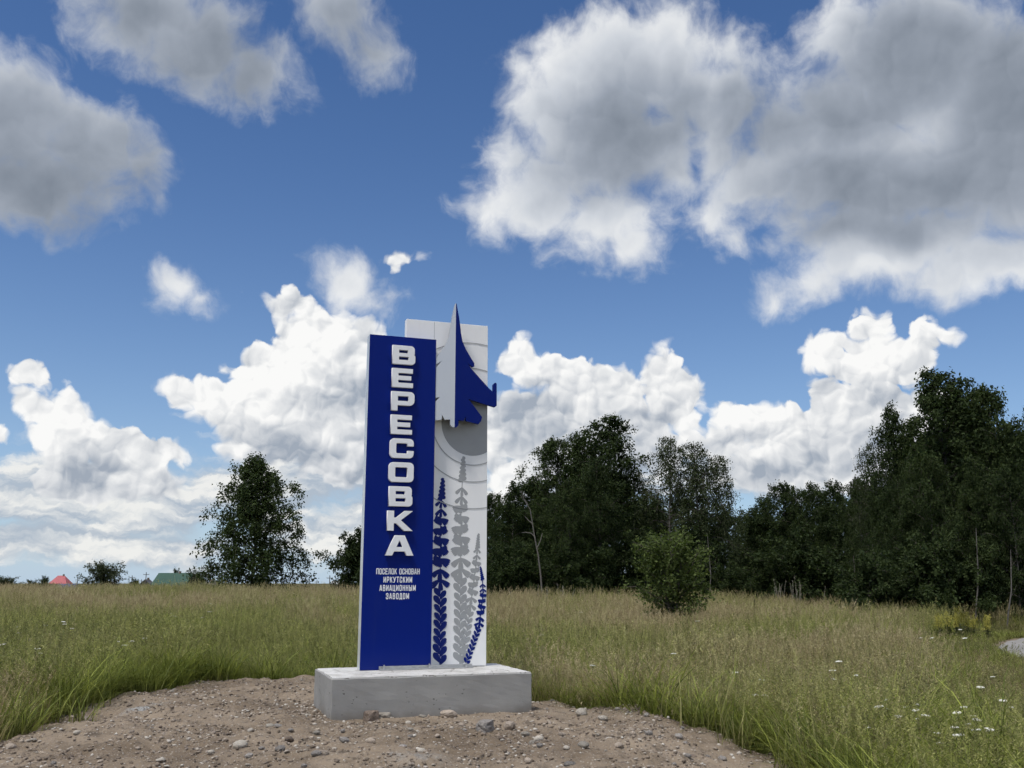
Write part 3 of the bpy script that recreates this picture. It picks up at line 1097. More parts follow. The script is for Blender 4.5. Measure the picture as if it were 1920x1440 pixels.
class Print:
    def __init__(self):
        self.v, self.f, self.k = [], [], 0

    def poly(self, pts, lift=0.0):
        y = WY - 0.0008 - lift - 0.00006 * (self.k % 14)
        self.k += 1
        b = len(self.v)
        self.v += [(min(max(x, WX0 + 0.002), WX1 - 0.002), y, max(z, 0.006)) for x, z in pts]
        self.f.append(tuple(range(b, b + len(pts))))

    def build(self, name, mat):
        me = bpy.data.meshes.new(name)
        me.from_pydata(self.v, [], self.f)
        me.materials.append(mat)
        me.update()
        return obj(name, me, white)


pr = Print()
pr.poly([(CX + 0.442 * math.cos(t), CZ + 0.442 * math.sin(t)) for t in np.linspace(0, 2 * math.pi, 96, endpoint=False)])
pr.build('printed_disc', M['grey_print'])
for r in (0.573, 0.808, 1.177):
    pr = Print()
    n = 160
    for k in range(n):
        a, b = 2 * math.pi * k / n, 2 * math.pi * (k + 1) / n
        q = [(CX + rr_ * math.cos(t), CZ + rr_ * math.sin(t)) for rr_, t in ((r - 0.007, a), (r + 0.007, a), (r + 0.007, b), (r - 0.007, b))]
        if max(x for x, _ in q) < WX0 or min(x for x, _ in q) > WX1 or max(z for _, z in q) > WH - 0.01:
            continue
        pr.k = 0
        pr.poly(q, 0.0046)
    tag(pr.build('printed_ring', M['line_print']), kind='stuff')
mb = MB()
mb.box(0.9475, 0.9525, WY - 0.001, WY + 0.002, 3.4, WH - 0.01)
obj('panel_seam', mb.mesh('panel_seam', M['grey_print']), white)


def lupin(name, mat, axis_pts, z_leaf, z_bell, wl, wb, step_l, step_b, seed, lift):
    """flat silhouette of a lupin: leaf pairs below, bells in the middle, a bud spike on top"""
    rg = random.Random(seed)
    pr = Print()
    ax = sorted(axis_pts, key=lambda q: q[1])

    def at(z):
        for (x0, z0), (x1, z1) in zip(ax, ax[1:]):
            if z <= z1:
                t = (z - z0) / (z1 - z0)
                return x0 + (x1 - x0) * t, math.atan2(x1 - x0, z1 - z0)
        return ax[-1][0], 0.0

    def put(pts, x, z, rot, s):
        c, sn = math.cos(rot), math.sin(rot)
        pr.poly([(x + (px * c + pz * sn) * s, z + (-px * sn + pz * c) * s) for px, pz in pts], lift)
    top, bot = ax[-1][1], ax[0][1]
    # stem
    zs = np.linspace(bot, top - 0.02, 40)
    L, Rr = [], []
    for z in zs:
        x, _ = at(z)
        w = 0.006 if z < z_bell else 0.006 + 0.010 * min(1, (z - z_bell) / 0.1) * wb / 0.1
        L.append((x - w, z))
        Rr.append((x + w, z))
    pr.poly(L + Rr[::-1], lift)

    def leaf(side, stepped):
        up = []
        n = 9
        for i in range(n + 1):
            t = i / n
            wdt = 0.30 * math.sin(math.pi * min(1, 0.08 + 0.92 * t) ** 0.75) if t < 0.98 else 0.14
            wdt = 0.05 + 0.29 * math.sin(math.pi * (0.06 + 0.84 * t ** 1.6))
            up.append((t, wdt))
        pts = [(0, 0)] + [(t, w * 0.9) for t, w in up[1:]] + [(1.05, 0.05)]
        low = [(t, -w * 0.7) for t, w in up[1:]][::-1]
        if stepped:
            q = []
            for i, (t, w) in enumerate(low):
                q += [(t, w * 0.55), (t - 0.03, w * 1.15)]
            low = q
        pts += low
        ang = math.radians(56)
        c, s = math.cos(ang), math.sin(ang)
        return [(side * (x * c - y * s), x * s + y * c) for x, y in pts]
    z = bot + 0.02
    i = 0
    while z < z_leaf - step_l * 0.6:
        x, rot = at(z)
        st = 2 <= (i % 9) <= 6
        put(leaf(1, st), x, z, rot, wl * (0.92 + 0.16 * rg.random()))
        put(leaf(-1, st), x, z + step_l * 0.3, rot, wl * (0.92 + 0.16 * rg.random()))
        z += step_l
        i += 1

    def bell(ang, spread):
        """petal hanging from (0,0), toothed at its far end"""
        pts = [(0, 0)]
        n = 7
        for i in range(n + 1):
            t = i / n
            pts.append((-spread * (0.15 + 0.85 * math.sin(math.pi / 2 * t)), -t * 0.85))
        teeth = 5
        for i in range(1, teeth * 2):
            t = i / (teeth * 2)
            pts.append((-spread + 2 * spread * t, -0.85 - (0.13 if i % 2 else 0.02) - 0.08 * math.sin(math.pi * t)))
        for i in range(n, -1, -1):
            t = i / n
            pts.append((spread * (0.15 + 0.85 * math.sin(math.pi / 2 * t)), -t * 0.85))
        c, s = math.cos(ang), math.sin(ang)
        return [(x * c - y * s, x * s + y * c) for x, y in pts]
    z = z_leaf + step_b * 0.9
    zone = z_bell - z_leaf
    while z < z_bell:
        x, rot = at(z)
        t = (z - z_leaf) / zone
        s = wb * (1.0 - 0.35 * t)
        sd = 1 if int(z / step_b) % 2 else -1
        if t < 0.28:
            for ang, sp in ((-50, 0.25), (50, 0.25), (0, 0.22)):
                put(bell(math.radians(ang + rg.uniform(-5, 5)), sp), x, z, rot, s * rg.uniform(1.0, 1.1))
        elif t < 0.80:
            put(bell(math.radians(-58 * sd), 0.44), x, z, rot, s * rg.uniform(0.9, 1.0))
            put(bell(math.radians(38 * sd), 0.36), x, z + step_b * 0.25, rot, s * rg.uniform(0.95, 1.05))
            put(bell(math.radians(-5), 0.30), x, z, rot, s * 0.8)
            put(bell(math.radians(112 * sd), 0.30), x, z - step_b * 0.1, rot, s * 0.75)
        else:
            for ang, sp in ((-42, 0.20), (40, 0.20), (0, 0.17)):
                put(bell(math.radians(ang + rg.uniform(-6, 6)), sp), x, z, rot, s * 1.1)
        z += step_b * (1.0 if t < 0.8 else 0.85)
    z = z_bell
    k = 0
    while z < top:
        x, rot = at(z)
        t = (z - z_bell) / (top - z_bell)
        r = wb * (0.26 - 0.10 * t)
        ox = wb * 0.13 * (1 if k % 2 else -1) * (1 - 0.7 * t)
        put([(r * math.cos(a), 0.8 * r * math.sin(a)) for a in np.linspace(0, 2 * math.pi, 9, endpoint=False)], x + ox, z, rot + 0.5 * (1 if k % 2 else -1), 1.0)
        z += wb * 0.17
        k += 1
    return pr.build(name, mat)


lupin('grey_lupin_print', M['grey_print'], [(1.395, 3.30 - PZ), (1.384, 2.98 - PZ), (1.371, 2.62 - PZ), (1.370, 1.68 - PZ), (1.373, 0.507 - PZ)], 1.66 - PZ, 2.99 - PZ, 0.145, 0.165, 0.112, 0.14, 3, 0.0004)
lupin('small_grey_lupin_print', M['grey_print'], [(1.622, 2.255 - PZ), (1.612, 2.06 - PZ), (1.58, 1.75 - PZ), (1.559, 1.60 - PZ), (1.507, 1.227 - PZ), (1.405, 0.52 - PZ)], 1.22 - PZ, 2.06 - PZ, 0.10, 0.10, 0.085, 0.095, 4, 0.0014)
lupin('navy_lupin_print', M['navy_print'], [(1.106, 3.0 - PZ), (1.091, 2.72 - PZ), (1.081, 2.38 - PZ), (1.089, 1.536 - PZ), (1.10, 0.507 - PZ)], 1.52 - PZ, 2.72 - PZ, 0.145, 0.158, 0.106, 0.135, 5, 0.0024)
lupin('small_navy_lupin_print', M['navy_print'], [(1.655, 1.804 - PZ), (1.684, 1.65 - PZ), (1.693, 1.43 - PZ), (1.635, 1.0 - PZ), (1.523, 0.69 - PZ), (1.45, 0.507 - PZ)], 1.0 - PZ, 1.64 - PZ, 0.072, 0.08, 0.058, 0.075, 6, 0.0034)

# ---- folded sheet-metal fighter jet, nose up
JX = 1.205
half = [(0.0, 5.462), (0.012, 5.445), (0.030, 5.353), (0.050, 5.26), (0.066, 5.159), (0.082, 5.03), (0.105, 4.918), (0.160, 4.809), (0.245, 4.686), (0.290, 4.625),
        (0.292, 4.578), (0.266, 4.562), (0.180, 4.622), (0.246, 4.541), (0.380, 4.415), (0.523, 4.287), (0.588, 4.238), (0.588, 4.345), (0.620, 4.379), (0.645, 4.366), (0.647, 4.047), (0.618, 4.024),
        (0.516, 4.041), (0.205, 4.103), (0.255, 4.050), (0.418, 3.866), (0.403, 3.808), (0.362, 3.761), (0.175, 3.790), (0.173, 3.856), (0.135, 3.790), (0.060, 3.794), (0.058, 3.722), (0.030, 3.690), (0.0, 3.690)]


def jet_half(name, side, mat, clip=None):
    pts = [(JX + side * x, z - PZ) for x, z in half]
    if clip is not None:
        out = []
        for (a, b) in zip(pts, pts[1:] + pts[:1]):
            ia, ib = a[0] >= clip, b[0] >= clip
            if ia:
                out.append(a)
            if ia != ib:
                t = (clip - a[0]) / (b[0] - a[0])
                out.append((clip, a[1] + t * (b[1] - a[1])))
        pts = out
    n = len(pts)
    fy = lambda x: -0.025 + abs(x - JX) * 0.17
    v = [(x, fy(x), z) for x, z in pts] + [(x, fy(x) + 0.045, z) for x, z in pts]
    o = list(range(n))
    fs = [tuple(o), tuple(i + n for i in o[::-1])] + [(i, i + n, (i + 1) % n + n, (i + 1) % n) for i in o]
    me = bpy.data.meshes.new(name)
    me.from_pydata(v, [], fs)
    bm = bmesh.new()
    bm.from_mesh(me)
    bmesh.ops.recalc_face_normals(bm, faces=bm.faces[:])
    bm.to_mesh(me)
    bm.free()
    me.materials.append(mat)
    return me


jet = obj('fighter_jet', jet_half('fighter_jet', 1, M['navy']), sign)
jet['label'] = 'folded metal fighter jet, half navy and half silver, nose up'
obj('silver_half', jet_half('silver_half', -1, M['silver'], BW + 0.008), jet)
for (x, z) in ((1.32, 4.75), (1.32, 4.0), (1.08, 4.75), (1.08, 4.0), (1.30, 5.1), (1.68, 4.10)):
    mb = MB()
    mb.tube([(x, 0.05 + abs(x - JX) * 0.17, z - PZ), (x, WY + 0.001, z - PZ)], 0.012, 6)
    obj('bracket', mb.mesh('bracket', M['steel']), jet)

# ---- mounting strip and bolts at the foot
mb = MB()
mb.box(0.245, 1.49, -0.075, -0.006, 0.003, 0.016)
mb.box(0.245, 1.49, -0.016, -0.006, 0.016, 0.050)
obj('mounting_strip', mb.mesh('mounting_strip', M['steel'], bevel=0.002), sign)
mb = MB()
mb.box(1.02, 1.70, 0.11, WY - 0.003, 0.003, 0.014)
obj('mounting_strip', mb.mesh('mounting_strip', M['steel'], bevel=0.002), sign)
mb = MB()
mb.tube([(0, 0, 0), (0, 0, 0.018)], 0.020, 6)
mb.tube([(0, 0, 0.018), (0, 0, 0.052)], 0.010, 8)
bolt_me = mb.mesh('bolt', M['steel'])
for x in (0.305, 0.90, 1.40):
    obj('bolt', bolt_me, sign, (x, -0.046, 0.016))

# ------------------------------------------------------------------ stones on the mound
def rock_mesh(name, seed, subdiv, mat, angular=0.0):
    bm = bmesh.new()
    bmesh.ops.create_icosphere(bm, subdivisions=subdiv, radius=1.0)
    off = Vector((seed * 13.7, seed * 5.1, 2.0))
    for v in bm.verts:
        d = v.co.normalized()
        r = 1 + 0.30 * mnoise.noise(d * 1.1 + off) + 0.12 * mnoise.noise(d * 2.7 + off)
        if angular:
            q = max(abs(d.x), abs(d.y) * 1.05, abs(d.z) * 0.95)
            r = r * (1 - angular) + angular * 0.85 / q * (1 + 0.2 * mnoise.noise(d * 1.7 + off))
        v.co = d * r
    me = bpy.data.meshes.new(name)
    bm.to_mesh(me)
    bm.free()
    me.materials.append(mat)
    if not angular:
        me.polygons.foreach_set('use_smooth', np.ones(len(me.polygons), bool))
    return me


def surface_z(x, y):
    return float(soil_h(np.array([x]), np.array([y]))[0])


def soil_px(px, py):
    """point of the soil surface seen at a photograph pixel"""
    r = px_ray(px, py)
    t = (5.0 + np.arange(600) * 0.025) / r.y
    zz = soil_h(r.x * t, r.y * t)
    k = int(np.argmax(CAM_H + r.z * t <= zz))
    return Vector((0, 0, CAM_H)) + r * float(t[k])


NAMED_ROCKS = [  # pixel of the foot, size in pixels, mesh seed, angular, material, label
    (696, 1351, 29, 20, 3, 0.75, 'rock_brown', 'angular brown-grey rock leaning on the plinth front near its left corner'),
    (841, 1344, 31, 13, 5, 0.15, 'rock_tan', 'pinkish tan rounded rock lying against the middle of the plinth front'),
    (910, 1370, 34, 20, 8, 0.8, 'rock_grey', 'dark grey angular rock in front of the plinth, largest loose stone'),
    (717, 1345, 46, 12, 11, 0.5, 'rock_pale', 'long pale mortar lump lying along the foot of the plinth'),
]
for (px, py, w, h, sd, ang, mt, lab) in NAMED_ROCKS:
    q = soil_px(px, py)
    s = w / 2 / F_PX * q.y
    hz = h / 2 / F_PX * q.y * 1.15
    o = obj('rock', rock_mesh('rock', sd, 3, M[mt], ang), None, (q.x, q.y, surface_z(q.x, q.y) + hz * 0.55))
    o.scale = (s, s * 0.8, hz)
    o.rotation_euler = (0, 0, sd * 1.3)
    tag(o, lab, 'rock', 'larger rocks at the plinth')

rs = random.Random(11)
stone_meshes = [rock_mesh('stone', 20 + i, 2, M[m], 0.35 if i % 3 == 0 else 0) for i, m in enumerate(['rock_tan', 'rock_pale', 'rock_tan', 'rock_grey', 'rock_brown', 'rock_pale', 'rock_tan', 'rock_grey'])]


def on_plinth(x, y, pad=0.03):
    dx, dy = x - SIGN_O.x, y - SIGN_O.y
    u, v = dx * math.cos(YAW) + dy * math.sin(YAW), -dx * math.sin(YAW) + dy * math.cos(YAW)
    return PX0 - pad < u < PX1 + pad and PY0 - pad < v < PY1 + pad


SEEN_STONES = [(678, 1364, 10), (739, 1366, 9), (835, 1347, 8), (955, 1367, 22), (958, 1336, 12), (645, 1392, 18), (695, 1391, 18), (594, 1378, 12), (593, 1414, 19), (865, 1361, 12), (1010, 1390, 17), (1030, 1357, 12),
               (1090, 1339, 22), (1130, 1348, 18), (1212, 1343, 11), (1228, 1339, 14), (1031, 1345, 11), (1273, 1386, 16), (1095, 1402, 20), (1160, 1400, 16), (1012, 1400, 16), (1062, 1405, 12), (985, 1382, 17), (1368, 1382, 12),
               (322, 1298, 10), (522, 1362, 17), (470, 1372, 12), (450, 1402, 24), (395, 1416, 17), (525, 1407, 18), (545, 1372, 10), (595, 1370, 11), (303, 1430, 14), (598, 1413, 18), (490, 1405, 14), (325, 1354, 10), (400, 1375, 12),
               (160, 1350, 14), (135, 1345, 10), (62, 1390, 12), (20, 1403, 20), (298, 1433, 12), (188, 1428, 12), (770, 1370, 11), (905, 1372, 12), (820, 1382, 10), (940, 1388, 10), (1185, 1372, 10), (1240, 1365, 9)]
placed = []
for (px, py, w) in SEEN_STONES:
    q = soil_px(px, py)
    placed.append((q.x, q.y, w / 2 / F_PX * q.y))
while len(placed) < 285:
    x, y = rs.uniform(-5.6, 2.5), rs.uniform(7.3, 15.6)
    if float(edge_dist(np.array([x]), np.array([y]))[0]) < -0.1 or on_plinth(x, y):
        continue
    if rs.random() > 0.35 + 0.65 * sstep(x, -4.5, 1.5):
        continue
    s = 0.018 + 0.030 * rs.random() ** 2.2
    placed.append((x, y, s))
for (x, y, s) in placed:
    if on_plinth(x, y, 0.0):
        continue
    o = obj('stone', rs.choice(stone_meshes), soil)
    f = rs.uniform(0.45, 0.75)
    o.scale = (s * rs.uniform(0.85, 1.25), s * rs.uniform(0.75, 1.0), s * f)
    o.rotation_euler = (rs.uniform(-0.25, 0.25), rs.uniform(-0.25, 0.25), rs.uniform(0, 6.28))
    o.location = (x, y, surface_z(x, y) + s * f * rs.uniform(0.1, 0.6))

# pebbles and crumbs too small to pick apart
rg = np.random.RandomState(3)
N = 24000
X, Y = rg.uniform(-6.0, 3.1, N * 2), 7.0 + 9 * rg.rand(N * 2)
D = edge_dist(X, Y)
keep = (D > -0.3) & (rg.rand(N * 2) < 0.25 + 0.75 * sstep(fbm(X * 1.1, Y * 1.1, 3), -0.3, 0.5))
X, Y = X[keep][:N], Y[keep][:N]
Z = soil_h(X, Y)
bm = bmesh.new()
bmesh.ops.create_icosphere(bm, subdivisions=1, radius=1.0)
bv = np.array([v.co[:] for v in bm.verts])
bf = np.array([[v.index for v in f.verts] for f in bm.faces])
bm.free()
n = len(X)
S = 0.005 + 0.019 * rg.rand(n) ** 2.8
ang = rg.uniform(0, 6.28, n)
jit = 1 + 0.28 * rg.randn(n, len(bv), 1).clip(-1.2, 1.2)
P = bv[None] * jit * np.stack([S * rg.uniform(0.8, 1.5, n), S * rg.uniform(0.7, 1.1, n), S * rg.uniform(0.45, 0.8, n)], 1)[:, None, :]
ca, sa = np.cos(ang)[:, None], np.sin(ang)[:, None]
P = np.stack([P[..., 0] * ca - P[..., 1] * sa, P[..., 0] * sa + P[..., 1] * ca, P[..., 2]], -1) + np.stack([X, Y, Z + S * 0.2], 1)[:, None, :]
Fc = (bf[None] + (np.arange(n) * len(bv))[:, None, None]).reshape(-1, 3)
me = mesh_np('pebbles', P.reshape(-1, 3), Fc, [M['pebble']])
attr_f(me, 'tone', np.repeat(rg.rand(n) ** 1.3, len(bv)))
tag(obj('pebbles', me, soil), kind='stuff')


# ------------------------------------------------------------------ trees
def leaf_quads(P, size, rgn, droop=0.5, aspect=0.55):
    """one kite-shaped face per point, hanging more or less"""
    n = len(P)
    d = rgn.randn(n, 3)
    d[:, 2] = d[:, 2] * 0.6 - droop
    d /= np.linalg.norm(d, axis=1)[:, None]
    r = rgn.randn(n, 3)
    s = np.cross(d, r)
    s /= np.linalg.norm(s, axis=1)[:, None] + 1e-9
    L = size * rgn.uniform(0.4, 1.5, n)[:, None]
    Wd = L * aspect * 0.5
    V = np.stack([P, P + d * L * 0.55 + s * Wd, P + d * L, P + d * L * 0.45 - s * Wd], 1).reshape(-1, 3)
    Fq = np.arange(n * 4).reshape(n, 4)
    return V, Fq


def make_crown(name, P, tone, size, mat, rgn, droop, aspect=0.55):
    V, Fq = leaf_quads(P, size, rgn, droop, aspect)
    me = mesh_np(name, V, Fq, [mat])
    attr_f(me, 'tone', np.repeat(np.clip(tone + rgn.normal(0, 0.22, len(P)), 0, 1), 4))
    return me


def birch(seed, H, R, base, n_branch, n_leaf, leaf, droop=0.7, weep=1.0, stems=1, leaf_mt='birch_leaf', bark='birch_bark', profile=None, lean=0.0):
    """skeleton of trunk, limbs, side shoots and hanging twigs; leaves sit along the outer shoots"""
    rgn = np.random.RandomState(seed)
    rr = random.Random(seed)
    mb, lb = MB(), MB()
    shoots = []
    profile = profile or (lambda t: math.sin(math.pi * (0.12 + 0.86 * t) ** 0.8) ** 0.7)
    for st in range(stems):
        a = rr.uniform(0, 6.28)
        spread = 0 if stems == 1 else 0.16 * H
        h = H * (1.0 if st == 0 else rr.uniform(0.72, 0.95))
        r0 = 0.0115 * H * (1 if stems == 1 else 0.75) + 0.02
        tr = []
        for i in range(9):
            t = i / 8
            tr.append(Vector((math.cos(a) * spread * t ** 1.2 + math.sin(t * 5 + seed) * 0.014 * H + lean * t * H, math.sin(a) * spread * t ** 1.2 + math.cos(t * 4 + seed) * 0.012 * H, t * h - 0.15 * (i == 0))))
        mb.tube(tr, [r0 * (1 - 0.93 * (i / 8) ** 0.9) + 0.006 for i in range(9)], 7, cap=False)

        def trunk_at(t):
            k = min(7, int(t * 8))
            return tr[k].lerp(tr[k + 1], t * 8 - k)
        nb = n_branch // stems
        for b in range(nb):
            t = base + (0.97 - base) * ((b + rr.random()) / nb) ** 0.9
            az = b * 2.4 + rr.uniform(-0.5, 0.5)
            rel = (t - base) / (1 - base)
            L = R * profile(rel) * rr.uniform(0.55, 1.2)
            up = 0.35 + 0.75 * rel + rr.uniform(-0.2, 0.25)
            p = trunk_at(t)
            d = Vector((math.cos(az), math.sin(az), up)).normalized()
            br = [p]
            for k in range(5):
                d = (d + Vector((rr.uniform(-.22, .22), rr.uniform(-.22, .22), -0.10 * weep * (k + 0.5) * 0.6))).normalized()
                br.append(br[-1] + d * L / 5)
            lb.tube(br, [max(0.012, r0 * 0.42 * (1 - t) + 0.018) * (1 - 0.17 * k) for k in range(6)], 4, cap=False)
            for k in range(1, 6):
                for _ in range(2 if k < 3 else 3):
                    a0 = br[k - 1].lerp(br[k], rr.random())
                    dd = (d + Vector((rr.gauss(0, .8), rr.gauss(0, .8), rr.gauss(0.05, .5)))).normalized()
                    l2 = L * rr.uniform(0.16, 0.36)
                    m1 = a0 + dd * l2 * 0.55
                    m2 = a0 + dd * l2 + Vector((0, 0, -0.25 * weep * l2))
                    if rr.random() < 0.6:
                        lb.tube([a0, m1, m2], [0.014, 0.010, 0.006], 3, cap=False)
                    w = l2
                    shoots.append((a0, m1, m2, w, rel))
                    if weep > 0.3 and k >= 3:
                        for _ in range(2):
                            m3 = m2 + Vector((rr.gauss(0, .12), rr.gauss(0, .12), -rr.uniform(0.25, 0.95) * weep * min(1.2, 0.12 * H)))
                            shoots.append((m1, m2, m3, w * 0.8, rel))
    # leaves
    wts = np.array([s[3] for s in shoots]) ** 0.8
    cnt = rgn.multinomial(n_leaf, wts / wts.sum())
    A = np.array([[s[0][:], s[1][:], s[2][:]] for s in shoots])
    ii = np.repeat(np.arange(len(shoots)), cnt)
    t = rgn.rand(len(ii)) ** 0.7
    q = np.where((t < 0.5)[:, None], A[ii, 0] + (A[ii, 1] - A[ii, 0]) * (t * 2)[:, None], A[ii, 1] + (A[ii, 2] - A[ii, 1]) * (t * 2 - 1)[:, None])
    sig = 0.055 * R ** 0.5 + 0.04
    P = q + rgn.randn(len(q), 3) * sig
    P[:, 2] = np.maximum(P[:, 2], 0.05)
    shoot_tone = rgn.uniform(0.15, 0.75, len(shoots))
    crown = make_crown('crown', P, shoot_tone[ii], leaf, M[leaf_mt], rgn, droop)
    trunk = mb.mesh('trunk', M[bark], True)
    return trunk, lb.mesh('limbs', M['dark_bark'], True), crown, H


def gz(x, y):
    return float(field_h(np.array([x]), np.array([y]))[0])


def plant_tree(name, src, px, top, depth, label, cat='tree', group=None, rz=None, wide=1.0):
    trunk, limbs, crown, H = src
    x = (px - 960) / F_PX * depth / math.cos(PITCH) * 1.0
    r = px_ray(px, 1092)
    x = r.x / r.y * depth
    g0 = gz(x, depth)
    ztop = px_at_depth(px, top, depth).z
    s = (ztop - g0) / H
    t = thing(name, label, cat, (x, depth, g0 - 0.03), rz if rz is not None else (px * 0.37) % 6.28, group)
    t.scale = (s * wide, s * wide, s)
    obj('trunk', trunk, t)
    tag(obj('limbs', limbs, t), kind='stuff')
    obj('crown', crown, t)
    return t


spire = lambda t: (0.45 + 0.55 * min(1, t / 0.22)) * (1 - t) ** 0.62 + 0.07
T_FULL = [birch(101 + i, 12, 3.6, 0.10, 56, 27000, 0.175, 0.5, 0.7, profile=(None, spire, None)[i]) for i in range(3)]
T_TALL = [birch(201 + i, 14, 3.2, 0.28, 52, 21000, 0.175, 0.7, 1.0, profile=spire) for i in range(3)]
T_AIRY = [birch(301 + i, 12, 3.3, 0.25, 46, 12500, 0.15, 1.0, 1.5, leaf_mt='airy_leaf') for i in range(2)]
T_SHRUB = [birch(401 + i, 4, 2.2, 0.04, 38, 13000, 0.145, 0.3, 0.3, stems=3, bark='dark_bark') for i in range(2)]
cone = lambda t: (0.6 + 0.4 * min(1, t / 0.2)) * (1 - t) ** 0.7 * 1.1 + 0.08
T_LONE = birch(507, 10.0, 4.6, 0.05, 88, 40000, 0.19, 0.5, 0.75, stems=1, profile=cone)
T_ROUND = birch(502, 5.2, 3.0, 0.04, 54, 28000, 0.20, 0.8, 1.0, stems=2)
T_YOUNG = birch(503, 3.9, 1.75, 0.05, 54, 14000, 0.11, 0.1, 0.1, stems=3, leaf_mt='bush_leaf', bark='dark_bark')

plant_tree('birch_tree', T_LONE, 472, 862, 72, 'lone dark birch with pale trunk standing in the open field beside the green-roofed house', wide=0.88)
plant_tree('birch_tree', T_ROUND, 684, 990, 78, 'rounded drooping tree half hidden behind the edge of the blue panel', wide=0.74)
plant_tree('young_tree', T_YOUNG, 1256, 1000, 34, 'small bushy young tree standing alone in the meadow before the forest', wide=1.0)

FOREST = [  # pixel column, pixel of the top, distance, kind, variant, spread, own label
    (925, 925, 66, 'full', 0, 0.8, None), (962, 905, 62, 'full', 1, 0.8, None), (1005, 892, 64, 'full', 2, 0.85, None),
    (1045, 822, 63, 'full', 0, 0.85, None), (1092, 812, 64, 'full', 1, 0.8, None),
    (1152, 775, 62, 'tall', 1, 1.2, 'tallest birch of the forest clump beside the white panel, with a high tufted top'),
    (1192, 868, 63, 'airy', 0, 0.75, None), (1125, 860, 58, 'full', 2, 0.7, None), (1070, 900, 57, 'full', 0, 0.7, None),
    (1262, 815, 60, 'airy', 0, 0.82, 'loose drooping birch with see-through top behind the small bushy tree'),
    (1310, 826, 61, 'airy', 1, 0.85, None), (1352, 850, 62, 'airy', 0, 0.8, None), (1235, 930, 62, 'full', 1, 0.7, None),
    (1405, 958, 70, 'full', 2, 0.9, None), (1440, 935, 70, 'full', 1, 0.9, None), (1478, 906, 68, 'full', 0, 0.85, None), (1528, 908, 66, 'full', 2, 0.85, None), (1575, 905, 64, 'full', 1, 0.85, None),
    (1622, 895, 60, 'full', 0, 0.55, None), (1655, 828, 56, 'airy', 1, 0.6, None), (1700, 760, 54, 'tall', 2, 0.75, None), (1735, 790, 53, 'full', 1, 0.6, None),
    (1796, 685, 50, 'tall', 0, 1.0, 'tallest dark birch at the edge of the wood by the road'), (1838, 715, 51, 'full', 2, 0.72, None), (1880, 725, 50, 'full', 0, 0.72, None), (1925, 790, 48, 'full', 1, 0.72, None), (1975, 760, 50, 'tall', 2, 0.8, None),
    (1700, 900, 49, 'full', 2, 0.75, None), (1760, 850, 47, 'full', 0, 0.72, None), (1850, 860, 46, 'full', 1, 0.72, None), (1910, 880, 45, 'full', 2, 0.7, None), (1655, 930, 52, 'full', 1, 0.75, None),
]
KIND = {'full': T_FULL, 'tall': T_TALL, 'airy': T_AIRY, 'shrub': T_SHRUB}
ORD = 'first second third fourth fifth sixth seventh eighth ninth tenth eleventh twelfth thirteenth fourteenth fifteenth sixteenth seventeenth eighteenth nineteenth twentieth'.split()
ORD += ['twenty-' + w for w in ORD[:9]] + ['thirtieth'] + ['thirty-' + w for w in ORD[:9]]
for nth, (px, top, dep, kd, vi, wd, lab) in enumerate(sorted(FOREST)):
    src = KIND[kd][vi % len(KIND[kd])]
    base_lab = {'full': 'dense dark birch, %s tree of the forest edge counted from the white panel' % ORD[nth], 'tall': 'tall dark birch, %s tree of the forest edge counted from the white panel' % ORD[nth], 'airy': 'airy grey-green birch, %s tree of the forest edge counted from the white panel' % ORD[nth]}[kd]
    plant_tree('birch_tree', src, px, top, dep, lab or base_lab, group='trees of the forest edge', wide=wd)
# second row that closes the gaps, and dark shrubs under the eaves of the wood
rt = random.Random(8)
for k in range(26):
    px = 915 + k * 41 + rt.uniform(-12, 12)
    dep = (72 if px < 1600 else 60) + rt.uniform(0, 6)
    lim = np.interp(px, [900, 1000, 1150, 1220, 1300, 1400, 1500, 1600, 1700, 1800, 2000], [950, 920, 860, 930, 900, 975, 930, 915, 850, 780, 820])
    plant_tree('birch_tree', T_FULL[k % 3], px, float(lim) + rt.uniform(5, 40), dep, 'dark birch, %s in the second row of the forest counted from the white panel' % ORD[k], group='second row of forest trees', wide=0.95)
for k in range(24):
    px = 918 + k * 44 + rt.uniform(-10, 10)
    dep = (58 if px < 1620 else 45) + rt.uniform(-1, 2)
    plant_tree('shrub', T_SHRUB[k % 2], px, 1040 + rt.uniform(-35, 25) + (0 if px < 1620 else 10), dep, 'low dark shrub, %s in the undergrowth of the forest edge counted from the white panel' % ORD[k], 'shrub', group='undergrowth along the forest edge', wide=1.0)

# bare pale birch leaning out of the wood
def leaning_birch():
    dep = 55.5
    f = px_at_depth(1018, 1112, dep)
    b = thing('leaning_birch', 'thin bare birch with pale crooked trunk leaning out of the dark trees', 'tree', (f.x, dep, gz(f.x, dep) - 0.05))
    o = Vector((f.x, dep, gz(f.x, dep) - 0.05))
    pts = [o] + [px_at_depth(x, y, dep) for x, y in ((1014, 1080), (1009, 1040), (1003, 1010), (998, 980), (994, 955), (984, 940), (975, 928))]
    mb = MB()
    mb.tube([p - o for p in pts], [0.055, 0.050, 0.044, 0.038, 0.031, 0.025, 0.018, 0.010], 6, cap=False)
    obj('trunk', mb.mesh('trunk', M['pale_bark'], True), b)
    for path in (((1004, 1008), (996, 1000), (985, 998), (978, 999)), ((998, 982), (990, 975), (984, 968)), ((990, 947), (982, 934), (977, 920)), ((1006, 1030), (1014, 1012), (1017, 1000))):
        mb = MB()
        mb.tube([px_at_depth(x, y, dep) - o for x, y in path], [0.035, 0.026, 0.018, 0.01][:len(path)], 5, cap=False)
        obj('branch', mb.mesh('branch', M['pale_bark'], True), b)


leaning_birch()
